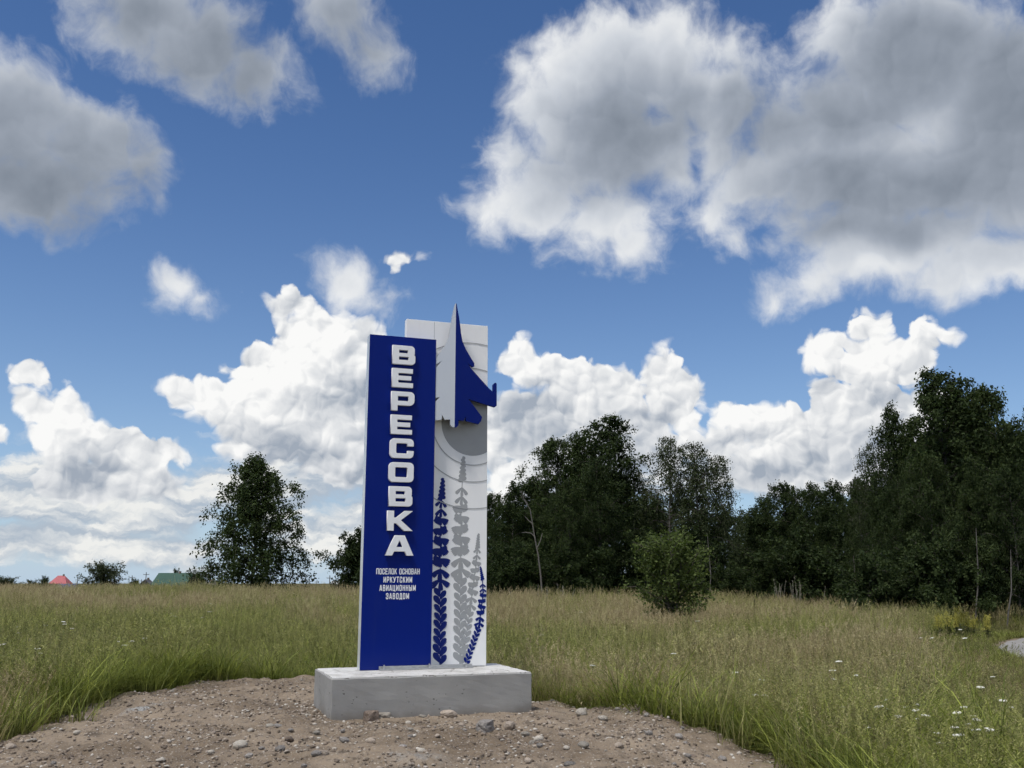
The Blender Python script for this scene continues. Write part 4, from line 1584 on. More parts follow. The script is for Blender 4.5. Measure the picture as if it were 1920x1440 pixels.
# pale trunks showing in the shade of the wood
def bare_trunk(nth, px0, py0, px1, py1, dep, r=0.045):
    x = px_at_depth(px0, 1110, dep).x
    o = Vector((x, dep, gz(x, dep) - 0.05))
    a = px_at_depth(px1, py1, dep) - o
    t = thing('slender_birch', 'slim pale birch stem, %s in the forest shade counted from the white panel' % ORD[nth], 'tree', o, 0, 'slim pale stems at the forest edge')
    mb = MB()
    mid = a * 0.5 + Vector((0.12, 0, 0))
    mb.tube([(0, 0, 0), a * 0.25 + Vector((0.03, 0, 0)), mid, a], [r, r * 0.85, r * 0.7, r * 0.3], 6, cap=False)
    obj('trunk', mb.mesh('trunk', M['birch_bark'], True), t)
    rr = random.Random(int(px0))
    for s in range(3):
        f = rr.uniform(0.35, 0.85)
        c = a * f + Vector((0.08, 0, 0))
        d = Vector((rr.uniform(-0.5, 0.5), rr.uniform(-0.3, 0.1), rr.uniform(0.2, 0.6)))
        mb = MB()
        mb.tube([c, c + d * 0.6, c + d + Vector((0, 0, 0.15))], [0.016, 0.010, 0.005], 4, cap=False)
        obj('branch', mb.mesh('branch', M['dark_bark'], True), t)


for nth, a in enumerate(sorted(((1512, 1110, 1510, 1010, 58), (1530, 1110, 1531, 1040, 57.5), (1560, 1110, 1558, 1030, 58), (1478, 1110, 1470, 1040, 58), (1330, 1110, 1326, 1000, 56.5), (1822, 1120, 1830, 990, 44.2), (1880, 1125, 1895, 1030, 43.5), (1598, 1110, 1600, 1040, 55), (1640, 1112, 1636, 1020, 50)))):
    bare_trunk(nth, *a)

# ------------------------------------------------------------------ far village on the horizon
M['roof_red'] = plain('red_roof', (0.40, 0.13, 0.14), 0.7, 0, 0.1, 2, spec=0.15)
M['roof_green'] = plain('green_roof', (0.045, 0.090, 0.072), 0.7, 0, 0.12, 2, spec=0.15)
M['roof_dark'] = plain('dark_roof', (0.07, 0.07, 0.075), 0.6, 0, 0.12, 2)
M['wall_pale'] = plain('pale_wall', (0.42, 0.43, 0.43), 0.8, 0, 0.08, 2)
M['wall_brown'] = plain('timber_wall', (0.14, 0.11, 0.085), 0.8, 0, 0.12, 2)
M['fence_blue'] = plain('blue_fence', (0.12, 0.17, 0.42), 0.6, 0, 0.1, 1)
M['pole'] = plain('weathered_pole', (0.10, 0.095, 0.09), 0.9, 0, 0.2, 2)
M['glass'] = plain('window_glass', (0.03, 0.04, 0.05), 0.1, 0, 0.1)
M['frame'] = plain('window_frame', (0.55, 0.55, 0.54), 0.6)


def house(name, label, px, depth, length, width, z_eave, z_top, rz, wall, roof, hip=0.0, windows=()):
    x = px_at_depth(px, 1092, depth).x
    g0 = gz(x, depth)
    t = thing(name, label, 'house', (x, depth, g0), rz)
    e, r = z_eave - g0, z_top - g0
    L, Wd = length / 2, width / 2
    mb = MB()
    mb.box(-L, L, -Wd, Wd, -0.2, e)
    if not hip:
        for s in (-1, 1):
            mb.add([(s * L, -Wd, e), (s * L, Wd, e), (s * L, 0, r - 0.12)], [(0, 1, 2) if s > 0 else (0, 2, 1)])
    obj('wall', mb.mesh('wall', wall), t)
    o = 0.35
    ridge = L + o - hip
    el = e - o * (r - e) / Wd
    mb = MB()
    v = [(-L - o, -Wd - o, el), (L + o, -Wd - o, el), (L + o, Wd + o, el), (-L - o, Wd + o, el), (-ridge, 0, r), (ridge, 0, r)]
    v += [(a, b, c + 0.14) for a, b, c in v]
    mb.add(v, [(6, 7, 11, 10), (7, 8, 11), (8, 9, 10, 11), (9, 6, 10), (0, 4, 5, 1), (1, 5, 2), (2, 5, 4, 3), (3, 4, 0), (0, 1, 7, 6), (1, 2, 8, 7), (2, 3, 9, 8), (3, 0, 6, 9)])
    rf = obj('roof', mb.mesh('roof', roof), t)
    mb = MB()
    mb.box(L * 0.2, L * 0.2 + 0.5, -0.3, 0.3, r - 0.8, r + 0.7)
    obj('chimney', mb.mesh('chimney', M['wall_brown']), rf)
    for (sx, wz, on_gable) in windows:
        mb = MB()
        mb2 = MB()
        if on_gable:
            mb.box(-L - 0.06, -L + 0.02, sx - 0.5, sx + 0.5, wz, wz + 1.1)
            mb2.box(-L - 0.08, -L - 0.065, sx - 0.4, sx + 0.4, wz + 0.1, wz + 1.0)
        else:
            mb.box(sx - 0.5, sx + 0.5, -Wd - 0.06, -Wd + 0.02, wz, wz + 1.1)
            mb2.box(sx - 0.4, sx + 0.4, -Wd - 0.08, -Wd - 0.065, wz + 0.1, wz + 1.0)
        w = obj('window', mb.mesh('window', M['frame']), t)
        obj('pane', mb2.mesh('pane', M['glass']), w)
    return t


rh = house('house', 'distant house with a pinkish red hipped roof behind a blue fence', 114, 400, 6.6, 6, 1.3, 4.2, 0.05, M['wall_pale'], M['roof_red'], hip=2.3, windows=((-1.5, 0.1, False), (1.5, 0.1, False)))
mb = MB()
mb.add([(-0.8, -2.2, 2.0 + 1.2), (0.8, -2.2, 3.2), (0.8, -1.0, 3.2), (-0.8, -1.0, 3.2), (0, -2.2, 4.4), (0, -0.7, 4.4), (-0.8, -2.2, 2.4), (0.8, -2.2, 2.4)], [(0, 1, 4), (0, 4, 5, 3), (1, 2, 5, 4), (0, 6, 7, 1)])
obj('dormer', mb.mesh('dormer', M['wall_pale']), rh)
house('house', 'distant long house with a dark green gable roof near the lone birch', 329, 320, 12.0, 8, 0.9, 4.5, -0.22, M['wall_pale'], M['roof_green'], windows=((0.0, 1.3, True), (-2.5, -0.4, False), (2.0, -0.4, False)))
house('house', 'tiny dark-roofed hut beside the green-roofed house', 276, 340, 2.6, 3.0, 1.3, 2.5, 1.4, M['wall_brown'], M['roof_dark'], windows=((0.0, 0.2, True),))
house('house', 'low grey shed at the far end of the field behind the sparse bush', 392, 310, 5.0, 4.0, 0.9, 1.9, 0.1, M['wall_pale'], M['roof_dark'], windows=((0.5, -0.3, False),))
house('house', 'small white building on the horizon between the lone birch and the blue panel', 632, 330, 3.2, 3.0, 1.1, 2.0, 0.2, M['wall_pale'], M['wall_pale'], windows=((0.4, -0.3, False),))

fx = px_at_depth(129, 1092, 380).x
fb = thing('fence', 'distant blue board fence in front of the red-roofed house', 'fence', (fx, 380, gz(fx, 380)))
for k in range(6):
    mb = MB()
    mb.box(-3.6 + k * 1.2 + 0.03, -3.6 + (k + 1) * 1.2 - 0.03, -0.03, 0.03, 0.2, 3.6 - 0.12 * (k % 2))
    obj('panel', mb.mesh('panel', M['fence_blue']), fb)
for k in range(4):
    mb = MB()
    mb.box(-3.6 + k * 2.4 - 0.06, -3.6 + k * 2.4 + 0.06, 0.035, 0.14, -0.2, 3.65)
    obj('post', mb.mesh('post', M['pole']), fb)


def power_pole(px, top, depth, label):
    x = px_at_depth(px, 1092, depth).x
    g0 = gz(x, depth)
    h = px_at_depth(px, top, depth).z - g0
    t = thing('power_pole', label, 'pole', (x, depth, g0), 0.2, 'power poles on the horizon')
    mb = MB()
    mb.tube([(0, 0, -0.3), (0, 0, h)], [0.15, 0.11], 7)
    obj('post', mb.mesh('post', M['pole']), t)
    mb = MB()
    mb.box(-0.85, 0.85, 0.12, 0.22, h - 0.75, h - 0.6)
    c = obj('crossarm', mb.mesh('crossarm', M['pole']), t)
    for s in (-0.75, 0, 0.75):
        mb = MB()
        mb.tube([(s, 0.17, h - 0.6), (s, 0.17, h - 0.35)], [0.05, 0.04], 6)
        obj('insulator', mb.mesh('insulator', M['frame']), c)


for (px, top, dep, lab) in ((18, 1081, 330, 'power pole standing alone left of the red-roofed house'), (145, 1084, 380, 'power pole at the right end of the blue fence'), (247, 1079, 300, 'power pole rising out of a bush left of the small hut'),
                            (265, 1086, 380, 'short power pole just left of the small hut'), (273, 1073, 290, 'tallest power pole, behind the small hut'), (618, 1079, 260, 'power pole between the lone birch and the blue panel'), (594, 1088, 380, 'short far power pole right of the lone birch')):
    power_pole(px, top, dep, lab)
pf = px_at_depth(572, 1092, 250)
t = thing('pipe_frame', 'overhead pipe crossing on two posts right of the lone birch', 'pipe', (pf.x, 250, gz(pf.x, 250)))
hh = 2.2 - gz(pf.x, 250)
for s in (-1.0, 1.0):
    mb = MB()
    mb.tube([(s, 0, -0.2), (s, 0, hh)], 0.07, 6)
    obj('post', mb.mesh('post', M['pole']), t)
mb = MB()
mb.tube([(-3.0, -0.11, hh - 0.12), (1.1, -0.11, hh - 0.12)], 0.07, 8)
obj('pipe', mb.mesh('pipe', M['steel']), t)

T_FARBUSH = birch(601, 3.4, 3.6, 0.03, 50, 9000, 0.22, 0.2, 0.2, stems=4, leaf_mt='far_leaf', bark='dark_bark')
T_SPARSE = birch(602, 4.2, 2.6, 0.1, 30, 900, 0.14, 0.3, 0.4, stems=3, leaf_mt='far_leaf', bark='dark_bark')
for (src, px, top, dep, wd, lab) in ((T_FARBUSH, 193, 1067, 125, 0.85, 'wide round bush on the horizon between the red and green roofs'), (T_FARBUSH, 8, 1089, 300, 1.2, 'dark low bush on the horizon beside the lone power pole'),
                                     (T_SHRUB[0], 83, 1081, 330, 0.7, 'small far tree just left of the red roof'), (T_SHRUB[1], 62, 1090, 330, 1.3, 'low far bush left of the small tree by the red roof'), (T_SHRUB[0], 252, 1086, 270, 0.8, 'small bush around the foot of a far power pole'),
                                     (T_SPARSE, 375, 1070, 200, 0.9, 'sparse twiggy bush at the right end of the green roof'), (T_FARBUSH, 368, 1080, 220, 0.4, 'low green bush under the right end of the green roof'), (T_SHRUB[1], 327, 1071, 345, 0.5, 'tree top showing over the ridge of the green roof')):
    plant_tree('bush', src, px, top, dep, lab, 'bush', wide=wd)

# ------------------------------------------------------------------ meadow
def blade_strip(base, az, h, lean, width, curl, nseg, rgn):
    """a grass blade as a tapering ribbon"""
    d = np.array([math.cos(az), math.sin(az), 0])
    s = np.array([-math.sin(az), math.cos(az), 0])
    V = []
    for k in range(nseg + 1):
        t = k / nseg
        out = lean * t * h + curl * t ** 2.5 * h
        z = h * (t - 0.38 * curl * t ** 3)
        w = width * (1 - t ** 1.6 * 0.92)
        c = base + d * out + np.array([0, 0, z])
        V += [c - s * w, c + s * w]
    Fq = [(2 * k, 2 * k + 1, 2 * k + 3, 2 * k + 2) for k in range(nseg)]
    return V, Fq


def clump(name, seed, n_blade, n_stalk, h0, h1, spread, stalk_h=(0.8, 1.1), width=0.0075, curl=(0.1, 0.7), head=0.10, ripe_blade=0.08, leafy=0):
    rgn = np.random.RandomState(seed)
    V, Fq, tone, hgt, ripe = [], [], [], [], []

    def push(v, f, tn, rp, hs=None):
        b = len(V)
        V.extend(v)
        Fq.extend([tuple(i + b for i in q) for q in f])
        tone.extend([tn] * len(v))
        ripe.extend([rp] * len(v) if np.isscalar(rp) else rp)
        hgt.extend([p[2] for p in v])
    for i in range(n_blade):
        b = np.array([rgn.normal(0, spread), rgn.normal(0, spread), -0.03])
        h = rgn.uniform(h0, h1)
        v, f = blade_strip(b, rgn.uniform(0, 6.28), h, rgn.uniform(0.05, 0.35), width * rgn.uniform(0.7, 1.3), rgn.uniform(*curl), 4, rgn)
        push(v, f, rgn.rand(), 0.75 if rgn.rand() < ripe_blade else rgn.uniform(0, 0.18))
    for i in range(n_stalk):
        b = np.array([rgn.normal(0, spread * 1.1), rgn.normal(0, spread * 1.1), -0.03])
        h = rgn.uniform(*stalk_h)
        az = rgn.uniform(0, 6.28)
        ln = rgn.uniform(0.03, 0.22)
        cl = rgn.uniform(0, 0.18)
        v, f = blade_strip(b, az, h, ln, 0.0030, cl, 4, rgn)
        tn = rgn.rand()
        push(v, f, tn, rgn.uniform(0.35, 0.8))
        tip = (v[-1] + v[-2]) / 2
        d = (tip - (v[-3] + v[-4]) / 2)
        d = d / np.linalg.norm(d)
        nh = int(9 + head * 60)
        for k in range(nh):
            t = k / nh
            c = tip - d * head * 1.6 * (1 - t)
            r = rgn.randn(3)
            r[2] = abs(r[2]) * 0.8 + 0.3
            r /= np.linalg.norm(r)
            L = (0.012 + 0.034 * (1 - t) * head / 0.1) * rgn.uniform(0.6, 1.3)
            s = np.cross(r, rgn.randn(3))
            s /= np.linalg.norm(s) + 1e-9
            push([c, c + r * L * 0.55 + s * 0.0055, c + r * L, c + r * L * 0.55 - s * 0.0055], [(0, 1, 2, 3)], tn, rgn.uniform(0.75, 1.0))
    for i in range(leafy):
        # broad-leaved weed shoot
        b = np.array([rgn.normal(0, spread), rgn.normal(0, spread), -0.03])
        h = rgn.uniform(h0, h1)
        az = rgn.uniform(0, 6.28)
        v, f = blade_strip(b, az, h, 0.08, 0.004, 0.1, 3, rgn)
        push(v, f, 0.3, 0.25)
        for k in range(16):
            t = 0.1 + 0.9 * k / 16
            c = b + np.array([math.cos(az) * 0.08 * t * h, math.sin(az) * 0.08 * t * h, t * h])
            a = k * 2.4 + rgn.rand()
            r = np.array([math.cos(a), math.sin(a), rgn.uniform(0.0, 0.7)])
            r /= np.linalg.norm(r)
            s = np.cross(r, [0, 0, 1])
            L = rgn.uniform(0.05, 0.10) * (1.15 - 0.7 * t)
            push([c, c + r * L * 0.5 + s * L * 0.2, c + r * L, c + r * L * 0.5 - s * L * 0.2], [(0, 1, 2, 3)], rgn.uniform(0, 0.5), 0.0)
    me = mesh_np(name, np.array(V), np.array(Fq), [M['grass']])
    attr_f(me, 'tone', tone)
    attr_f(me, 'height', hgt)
    attr_f(me, 'ripe', ripe)
    return me


clumps = bpy.data.collections.new('grass_tufts')
specs = []
for i in range(3):     # 0-2 lush green
    specs.append(clump('tuft', 10 + i, 46, 3, 0.35, 0.85, 0.11, curl=(0.2, 0.9), width=0.0075))
for i in range(3):     # 3-5 tall ripe panicles
    specs.append(clump('tuft', 20 + i, 24, 16, 0.3, 0.75, 0.13, (0.75, 1.12), ripe_blade=0.35, head=0.10))
for i in range(2):     # 6-7 leafy weeds
    specs.append(clump('tuft', 30 + i, 16, 3, 0.3, 0.75, 0.13, leafy=10))
for i in range(2):     # 8-9 short turf
    specs.append(clump('tuft', 40 + i, 42, 2, 0.12, 0.34, 0.12, (0.3, 0.5), head=0.05, curl=(0.2, 0.9)))
for i in range(2):     # 10-11 dry straw tufts
    specs.append(clump('tuft', 50 + i, 30, 12, 0.35, 0.8, 0.10, (0.7, 1.0), ripe_blade=0.8, head=0.08))
for i in range(2):     # 12-13 long arching green tussocks
    specs.append(clump('tuft', 60 + i, 60, 4, 0.6, 1.15, 0.10, (0.9, 1.2), curl=(0.4, 1.1), width=0.0075, ripe_blade=0.03))
for i, me in enumerate(specs):
    o = bpy.data.objects.new('tuft_%02d' % i, me)
    clumps.objects.link(o)

rg = np.random.RandomState(21)


def scatter(n, y0, y1, spread=0.60, extra=2.0):
    y = np.sqrt(rg.uniform(y0 ** 2, y1 ** 2, n))
    x = rg.uniform(-1, 1, n) * (y * spread + extra)
    return x, y


parts = []
for (n, y0, y1, sc) in ((9500, 6.5, 13, 1.0), (15000, 13, 22, 1.0), (18000, 22, 40, 1.06), (20000, 40, 66, 1.12), (13000, 66, 130, 1.2)):
    x, y = scatter(n, y0, y1)
    parts.append(np.column_stack([x, y, np.full(n, sc)]))
G = np.concatenate(parts)
# thick fringe along the mound, and tufts climbing its flanks
m = 2600
ii = rg.randint(2, 15, m)
tt = rg.rand(m)
e0, e1 = SOIL_EDGE[ii], SOIL_EDGE[ii + 1]
q = e0 + (e1 - e0) * tt[:, None]
nn = np.stack([-(e1 - e0)[:, 1], (e1 - e0)[:, 0]], 1)
nn /= np.linalg.norm(nn, axis=1)[:, None]
q = q + nn * rg.uniform(0.08, 0.9, m)[:, None]
G = np.concatenate([G, np.column_stack([q, np.full(m, 0.9)])])
x, y, sc = G.T
d = edge_dist(x, y)
rd = road_dist(x, y)
bare = np.exp(-((x - 5.6) ** 2 / 0.9 + (y - 11.4) ** 2 / 1.2))
thin = np.where((x < -5) | (y > 14), 0.0, 0.0)
keep = (d + 0.22 * fbm(x * 1.1, y * 1.1, 3) * 1.8 + 0.25 * rg.normal(0, 1, len(x)) < -0.25) & (rd > 3.0) & (rg.rand(len(x)) > bare * 1.6)
x, y, sc, rd, d = x[keep], y[keep], sc[keep], rd[keep], d[keep]
p1 = fbm(x * 0.16, y * 0.16, 3)
p2 = fbm(x * 0.5 + 40, y * 0.5, 3)
p3 = fbm(x * 0.07 - 20, y * 0.11 + 5, 2)
right = sstep(x, -1, 6)
u = rg.rand(len(x))
kind = np.where(u < 0.5, rg.randint(0, 3, len(x)), rg.randint(3, 6, len(x)))
lush = (p1 + 0.35 * sstep(-y, -26, -14) + 0.25 * right * sstep(-y, -22, -12) - 0.25 * sstep(y, 24, 45) > 0.05)
kind = np.where(lush & (u > 0.42) & (u < 0.9), rg.randint(0, 3, len(x)), kind)
kind = np.where((~lush) & (u < 0.3), rg.randint(3, 6, len(x)), kind)
kind = np.where((p2 > 0.22) & (rg.rand(len(x)) < 0.5), rg.randint(6, 8, len(x)), kind)
kind = np.where((p2 < -0.42) & (rg.rand(len(x)) < 0.45), rg.randint(10, 12, len(x)), kind)
leftdry = (x < -3.9) & (y < 12.6) & (rg.rand(len(x)) < 0.5)
kind = np.where(leftdry, rg.randint(10, 12, len(x)), kind)
tuss = (rg.rand(len(x)) < 0.4) & (x > 0.5) & (x < 6) & (y < 15) & (d > -2.6)
kind = np.where(tuss, rg.randint(12, 14, len(x)), kind)
kind = np.where((p1 > 0.25) & (rg.rand(len(x)) < 0.25), rg.randint(12, 14, len(x)), kind)
low = (sstep(x - 0.40 * y, -0.6, 0.8) * sstep(y, 9, 13) * (1 - sstep(y, 34, 40))) > rg.rand(len(x)) * 1.1
kind = np.where(low, rg.randint(8, 10, len(x)), kind)
kind = np.where((rd < 5.5), rg.randint(8, 10, len(x)), kind)
scl = sc * rg.uniform(0.62, 1.15, len(x)) * (0.95 + 0.22 * p1 + 0.30 * fbm(x * 0.9, y * 0.9, 2))
scl = np.clip(scl * np.where((kind >= 3) & (kind < 6) & (p2 > 0), 1.15, 1.0), 0.4, 1.5)
scl = np.where(low, scl * 1.0, scl)
dry = np.clip(0.31 + 0.7 * p3 - 0.30 * lush + 0.20 * sstep(y, 22, 44) + rg.normal(0, 0.10, len(x)) - 0.36 * right * sstep(-y, -24, -12), 0, 1)
dry = np.where(leftdry, np.maximum(dry, 0.55), dry)
dry = np.where(tuss, dry * 0.4, dry)
z = field_h(x, y)
z = np.maximum(z, np.where(d > -1.2, soil_h(x, y, False), -9))
wind = np.column_stack([rg.normal(0.02, 0.10, len(x)), rg.normal(0.06, 0.10, len(x)), rg.uniform(0, 6.28, len(x))])
me = bpy.data.meshes.new('meadow_grass')
me.vertices.add(len(x))
me.vertices.foreach_set('co', np.column_stack([x, y, z]).astype(np.float32).ravel())
a = me.attributes.new('kind_id', 'INT', 'POINT')
a.data.foreach_set('value', kind.astype(np.int32))
attr_f(me, 'scl', scl)
attr_f(me, 'dry', dry)
a = me.attributes.new('rot', 'FLOAT_VECTOR', 'POINT')
a.data.foreach_set('vector', wind.astype(np.float32).ravel())
meadow = tag(obj('meadow_grass', me), 'tall green and straw coloured meadow grass around the mound', 'grass', kind='stuff')
ng = bpy.data.node_groups.new('grass_scatter', 'GeometryNodeTree')
ng.interface.new_socket('Geometry', in_out='INPUT', socket_type='NodeSocketGeometry')
ng.interface.new_socket('Geometry', in_out='OUTPUT', socket_type='NodeSocketGeometry')
N = ng.nodes
gi, go = N.new('NodeGroupInput'), N.new('NodeGroupOutput')
m2p = N.new('GeometryNodeMeshToPoints')
iop = N.new('GeometryNodeInstanceOnPoints')
ci = N.new('GeometryNodeCollectionInfo')
ci.inputs['Collection'].default_value = clumps
ci.inputs['Separate Children'].default_value = True
ci.inputs['Reset Children'].default_value = True
iop.inputs['Pick Instance'].default_value = True


def named(nm, ty):
    nd = N.new('GeometryNodeInputNamedAttribute')
    nd.data_type = ty
    nd.inputs['Name'].default_value = nm
    return next(s for s in nd.outputs if s.enabled and s.name == 'Attribute')


lk = ng.links.new
lk(gi.outputs[0], m2p.inputs['Mesh'])
lk(m2p.outputs[0], iop.inputs['Points'])
lk(ci.outputs[0], iop.inputs['Instance'])
lk(named('kind_id', 'INT'), iop.inputs['Instance Index'])
e2r = N.new('FunctionNodeEulerToRotation')
lk(named('rot', 'FLOAT_VECTOR'), e2r.inputs[0])
lk(e2r.outputs[0], iop.inputs['Rotation'])
lk(named('scl', 'FLOAT'), iop.inputs['Scale'])
lk(iop.outputs[0], go.inputs[0])
md = meadow.modifiers.new('scatter', 'NODES')
md.node_group = ng

# ------------------------------------------------------------------ flowers and weeds one can pick out
M['stem'] = plain('weed_stem', (0.085, 0.10, 0.04), 0.7, 0, 0.1)
M['petal'] = plain('yarrow_white', (0.70, 0.70, 0.64), 0.8, 0, 0.08, 30)
M['yellow'] = plain('yellow_bloom', (0.30, 0.28, 0.045), 0.8, 0, 0.2, 30)
M['dock'] = plain('dock_seed', (0.040, 0.030, 0.016), 0.8, 0, 0.25, 20)
M['pale_weed'] = plain('pale_weed', (0.25, 0.235, 0.19), 0.8, 0, 0.2, 20)


def yarrow_meshes(seed):
    r = random.Random(seed)
    st, hd = MB(), MB()
    top = Vector((r.uniform(-.05, .05), r.uniform(-.05, .05), 0.72))
    st.tube([(0, 0, -0.05), top * 0.5 + Vector((0.01, 0, 0)), top], [0.004, 0.003, 0.0025], 4)
    for k in range(6):
        a = k * 1.05
        st.tube([top, top + Vector((math.cos(a) * 0.03, math.sin(a) * 0.03, 0.035))], 0.0016, 3)
    for k in range(7):
        t = 0.15 + 0.1 * k
        a = k * 2.4
        q = Vector((top.x * t, top.y * t, 0.72 * t))
        v = Vector((math.cos(a), math.sin(a), 0.6)) * 0.09
        s = Vector((-math.sin(a), math.cos(a), 0)) * 0.010
        st.add([q, q + v * 0.5 + s, q + v, q + v * 0.5 - s], [(0, 1, 2, 3)])
    for k in range(34):
        rr_ = math.sqrt((k + 0.5) / 34) * 0.050
        a = k * 2.4
        c = top + Vector((math.cos(a) * rr_, math.sin(a) * rr_, 0.038 - 2.0 * rr_ * rr_ + r.uniform(-.003, .003)))
        ring = [c + Vector((math.cos(b) * 0.0085, math.sin(b) * 0.0085, -0.002)) for b in np.linspace(0, 6.28, 6)[:-1]]
        hd.add(ring + [c + Vector((0, 0, 0.004)), c - Vector((0, 0, 0.008))], [(i, (i + 1) % 5, 5) for i in range(5)] + [((i + 1) % 5, i, 6) for i in range(5)])
    return st.mesh('stem', M['stem']), hd.mesh('flower_head', M['petal'])


YM = [yarrow_meshes(i) for i in range(4)]
z8 = [(415, 825), (520, 715), (592, 802), (265, 950), (545, 1033), (765, 1018), (797, 972), (805, 1035), (840, 1020), (908, 1068), (968, 1000), (985, 1075), (1018, 1035), (1065, 1108), (960, 1030), (575, 1145), (720, 1180), (735, 1170),
      (1395, 890), (1545, 825), (1560, 965), (1575, 1025), (1380, 1022), (1345, 1045), (1330, 1080), (1375, 1090), (1340, 1150), (1400, 1140), (1300, 1190), (1265, 1210), (1355, 1165), (1105, 1205), (1600, 1190), (1500, 1185), (1280, 500), (545, 1300), (1140, 1275), (440, 780), (1120, 560), (1360, 560), (1070, 560)]
z6 = [(1187, 270), (965, 320), (975, 345), (1165, 320), (370, 390), (415, 415), (330, 375), (262, 395), (110, 390), (100, 438), (65, 495), (205, 525), (675, 490), (760, 480), (1170, 350), (400, 690), (230, 555), (690, 510), (955, 350), (808, 470)]
z7 = [(1100, 595), (955, 668), (1110, 437), (345, 745), (1500, 842), (1560, 930), (1420, 790), (40, 535), (330, 375), (1530, 945)]
heads = [(1440 + a / 3.6, 1040 + b / 3.6) for a, b in z8] + [(a / 3, 1040 + b / 3) for a, b in z6] + [(1000 + a / 3.6, 1040 + b / 3.6) for a, b in z7]


def stand_at(px, py, above):
    """foot of a plant whose top, `above` metres over the field, is seen at a pixel"""
    r = px_ray(px, py)
    zt = 0.2
    for _ in range(12):
        t = (zt - CAM_H) / r.z
        q = Vector((0, 0, CAM_H)) + r * t
        zt = gz(q.x, q.y) + above
        if zt > CAM_H - 0.1:
            zt = CAM_H - 0.1
    return Vector((q.x, q.y, gz(q.x, q.y)))


rf = random.Random(4)
for k, (px, py) in enumerate(heads):
    hgt = rf.uniform(0.84, 1.0)
    if px > 1440 and py > 1290:
        hgt = rf.uniform(0.7, 0.9)
    q = stand_at(px, py, hgt)
    if q.y > 45:
        continue
    if float(edge_dist(np.array([q.x]), np.array([q.y]))[0]) > -0.1:
        continue
    s = hgt / 0.755
    where = 'between the mound and the lone birch' if px < 640 else ('between the plinth and the young tree' if px < 1440 else 'between the mound and the road')
    t = thing('yarrow', 'white flat-topped yarrow flower in the grass ' + where, 'flower', q, rf.uniform(0, 6.28), 'white yarrow scattered through the meadow')
    f = rf.uniform(0.5, 0.82) + max(0, (q.y - 14)) * 0.02
    t.scale = (s * f, s * f, s)
    t.rotation_euler = (rf.uniform(-.16, .16), rf.uniform(-.16, .16), rf.uniform(0, 6.28))
    a, b = YM[k % 4]
    obj('stem', a, t)
    obj('flower_head', b, t)


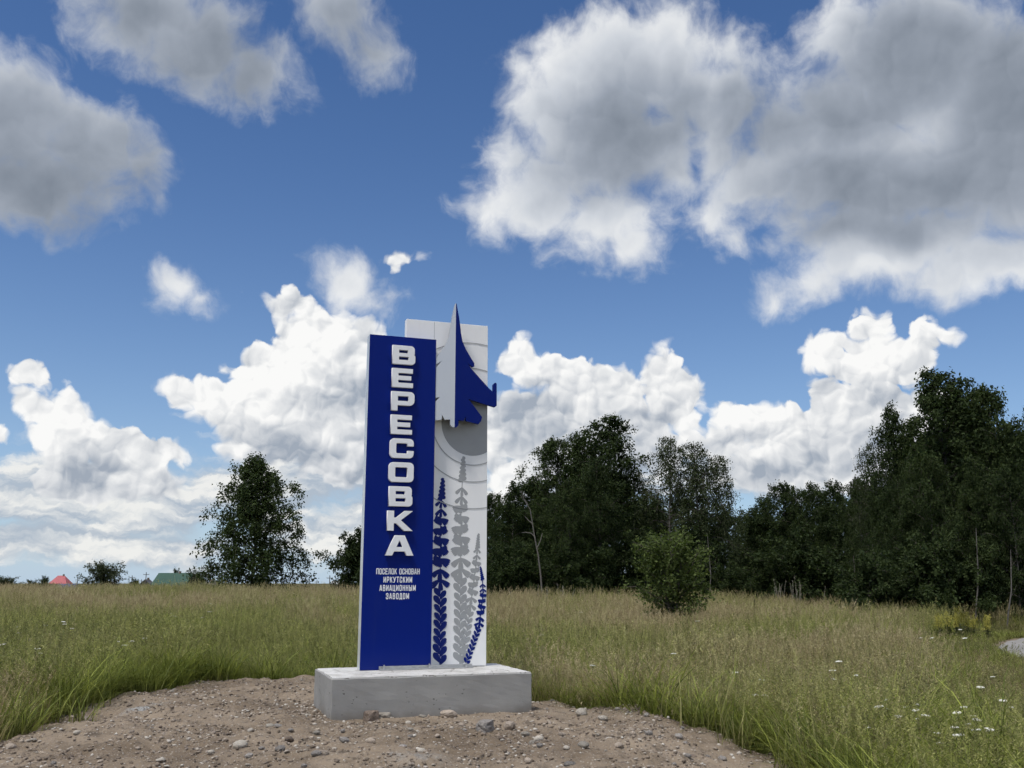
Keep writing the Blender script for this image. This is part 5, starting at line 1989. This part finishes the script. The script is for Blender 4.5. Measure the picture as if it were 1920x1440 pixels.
def weed(name, label, cat, group, px, py, depth, mats, seed, style):
    top = px_at_depth(px, py, depth)
    q = Vector((top.x, depth, gz(top.x, depth)))
    above = top.z - q.z
    t = thing(name, label, cat, q, seed, group)
    r = random.Random(seed)
    st, hd = MB(), MB()
    n = {'dock': 1, 'yellow': 7, 'pale': 3}[style]
    for s in range(n):
        lean = Vector((r.uniform(-.10, .10), r.uniform(-.10, .10), 0)) * above * (0.3 if n == 1 else 1.6)
        h = above * (1 if s == 0 else r.uniform(0.72, 0.98))
        top = lean + Vector((0, 0, h))
        st.tube([(0, 0, -0.05), lean * 0.4 + Vector((0, 0, h * 0.5)), top], [0.010, 0.007, 0.003], 5)
        m = {'dock': 230, 'yellow': 110, 'pale': 60}[style]
        for k in range(m):
            tt = {'dock': r.uniform(0.35, 1), 'yellow': r.uniform(0.55, 1.02), 'pale': r.uniform(0.45, 1)}[style]
            c = lean * tt ** 1.5 + Vector((0, 0, h * tt))
            rad = {'dock': 0.055 * (1.15 - tt), 'yellow': 0.11 * (1.15 - tt), 'pale': 0.05 * (1.2 - tt)}[style]
            c += Vector((r.gauss(0, rad), r.gauss(0, rad), r.gauss(0, 0.015)))
            d = Vector((r.gauss(0, 1), r.gauss(0, 1), r.gauss(0.3, 1))).normalized()
            u = d.orthogonal().normalized()
            L = {'dock': 0.022, 'yellow': 0.032, 'pale': 0.035}[style]
            hd.add([c, c + d * L * 0.5 + u * L * 0.4, c + d * L, c + d * L * 0.5 - u * L * 0.4], [(0, 1, 2, 3)])
        if style != 'pale':
            for k in range(12):
                tt = r.uniform(0.1, 0.5)
                c = lean * tt + Vector((0, 0, h * tt))
                d = Vector((r.gauss(0, 1), r.gauss(0, 1), 0.4)).normalized()
                u = d.cross(Vector((0, 0, 1))).normalized()
                L = r.uniform(0.10, 0.2)
                st.add([c, c + d * L * 0.5 + u * L * 0.16, c + d * L - Vector((0, 0, 0.03)), c + d * L * 0.5 - u * L * 0.16], [(0, 1, 2, 3)])
    obj('stem', st.mesh('stem', mats[0]), t)
    obj('flower_spike', hd.mesh('flower_spike', mats[1]), t)


weed('dock_plant', 'tall dark brown dock spike standing above the meadow right of the young tree', 'plant', None, 1413, 1120, 37, (M['dock'], M['dock']), 3, 'dock')
for k, (px, py) in enumerate(((1436, 1152), (1455, 1138), (1470, 1150), (1400, 1150))):
    weed('dock_plant', 'shorter dark weed spike growing beside the tall dock', 'plant', 'dark weeds around the tall dock', px, py, 36 + k * 0.7, (M['stem'], M['dock']), 30 + k, 'dock')
for k, (px, py) in enumerate(((1758, 1150), (1776, 1146), (1790, 1150), (1800, 1138), (1812, 1148), (1822, 1152), (1848, 1152))):
    weed('yellow_flower_plant', 'bushy plant with bright yellow flower spikes in the patch by the road', 'flower', 'yellow flowers by the road', px, py, 37 + (k % 3) * 0.5, (M['stem'], M['yellow']), 50 + k, 'yellow')
for k, (px, py) in enumerate(((1008, 1096), (1026, 1100), (1050, 1092), (1060, 1098), (962, 1104), (1072, 1104), (1094, 1102), (1462, 1086), (1486, 1088), (1495, 1078), (1455, 1094), (1540, 1098), (1640, 1100), (1690, 1102))):
    weed('tall_weed', 'pale dry weed stalk, %s of those before the forest counted from the white panel' % ORD[sorted([1008, 1026, 1050, 1060, 962, 1072, 1094, 1462, 1486, 1495, 1455, 1540, 1640, 1690]).index(px)], 'plant', 'pale weed stalks before the forest', px, py, 52 + (k % 4), (M['pale_weed'], M['pale_weed']), 80 + k, 'pale')
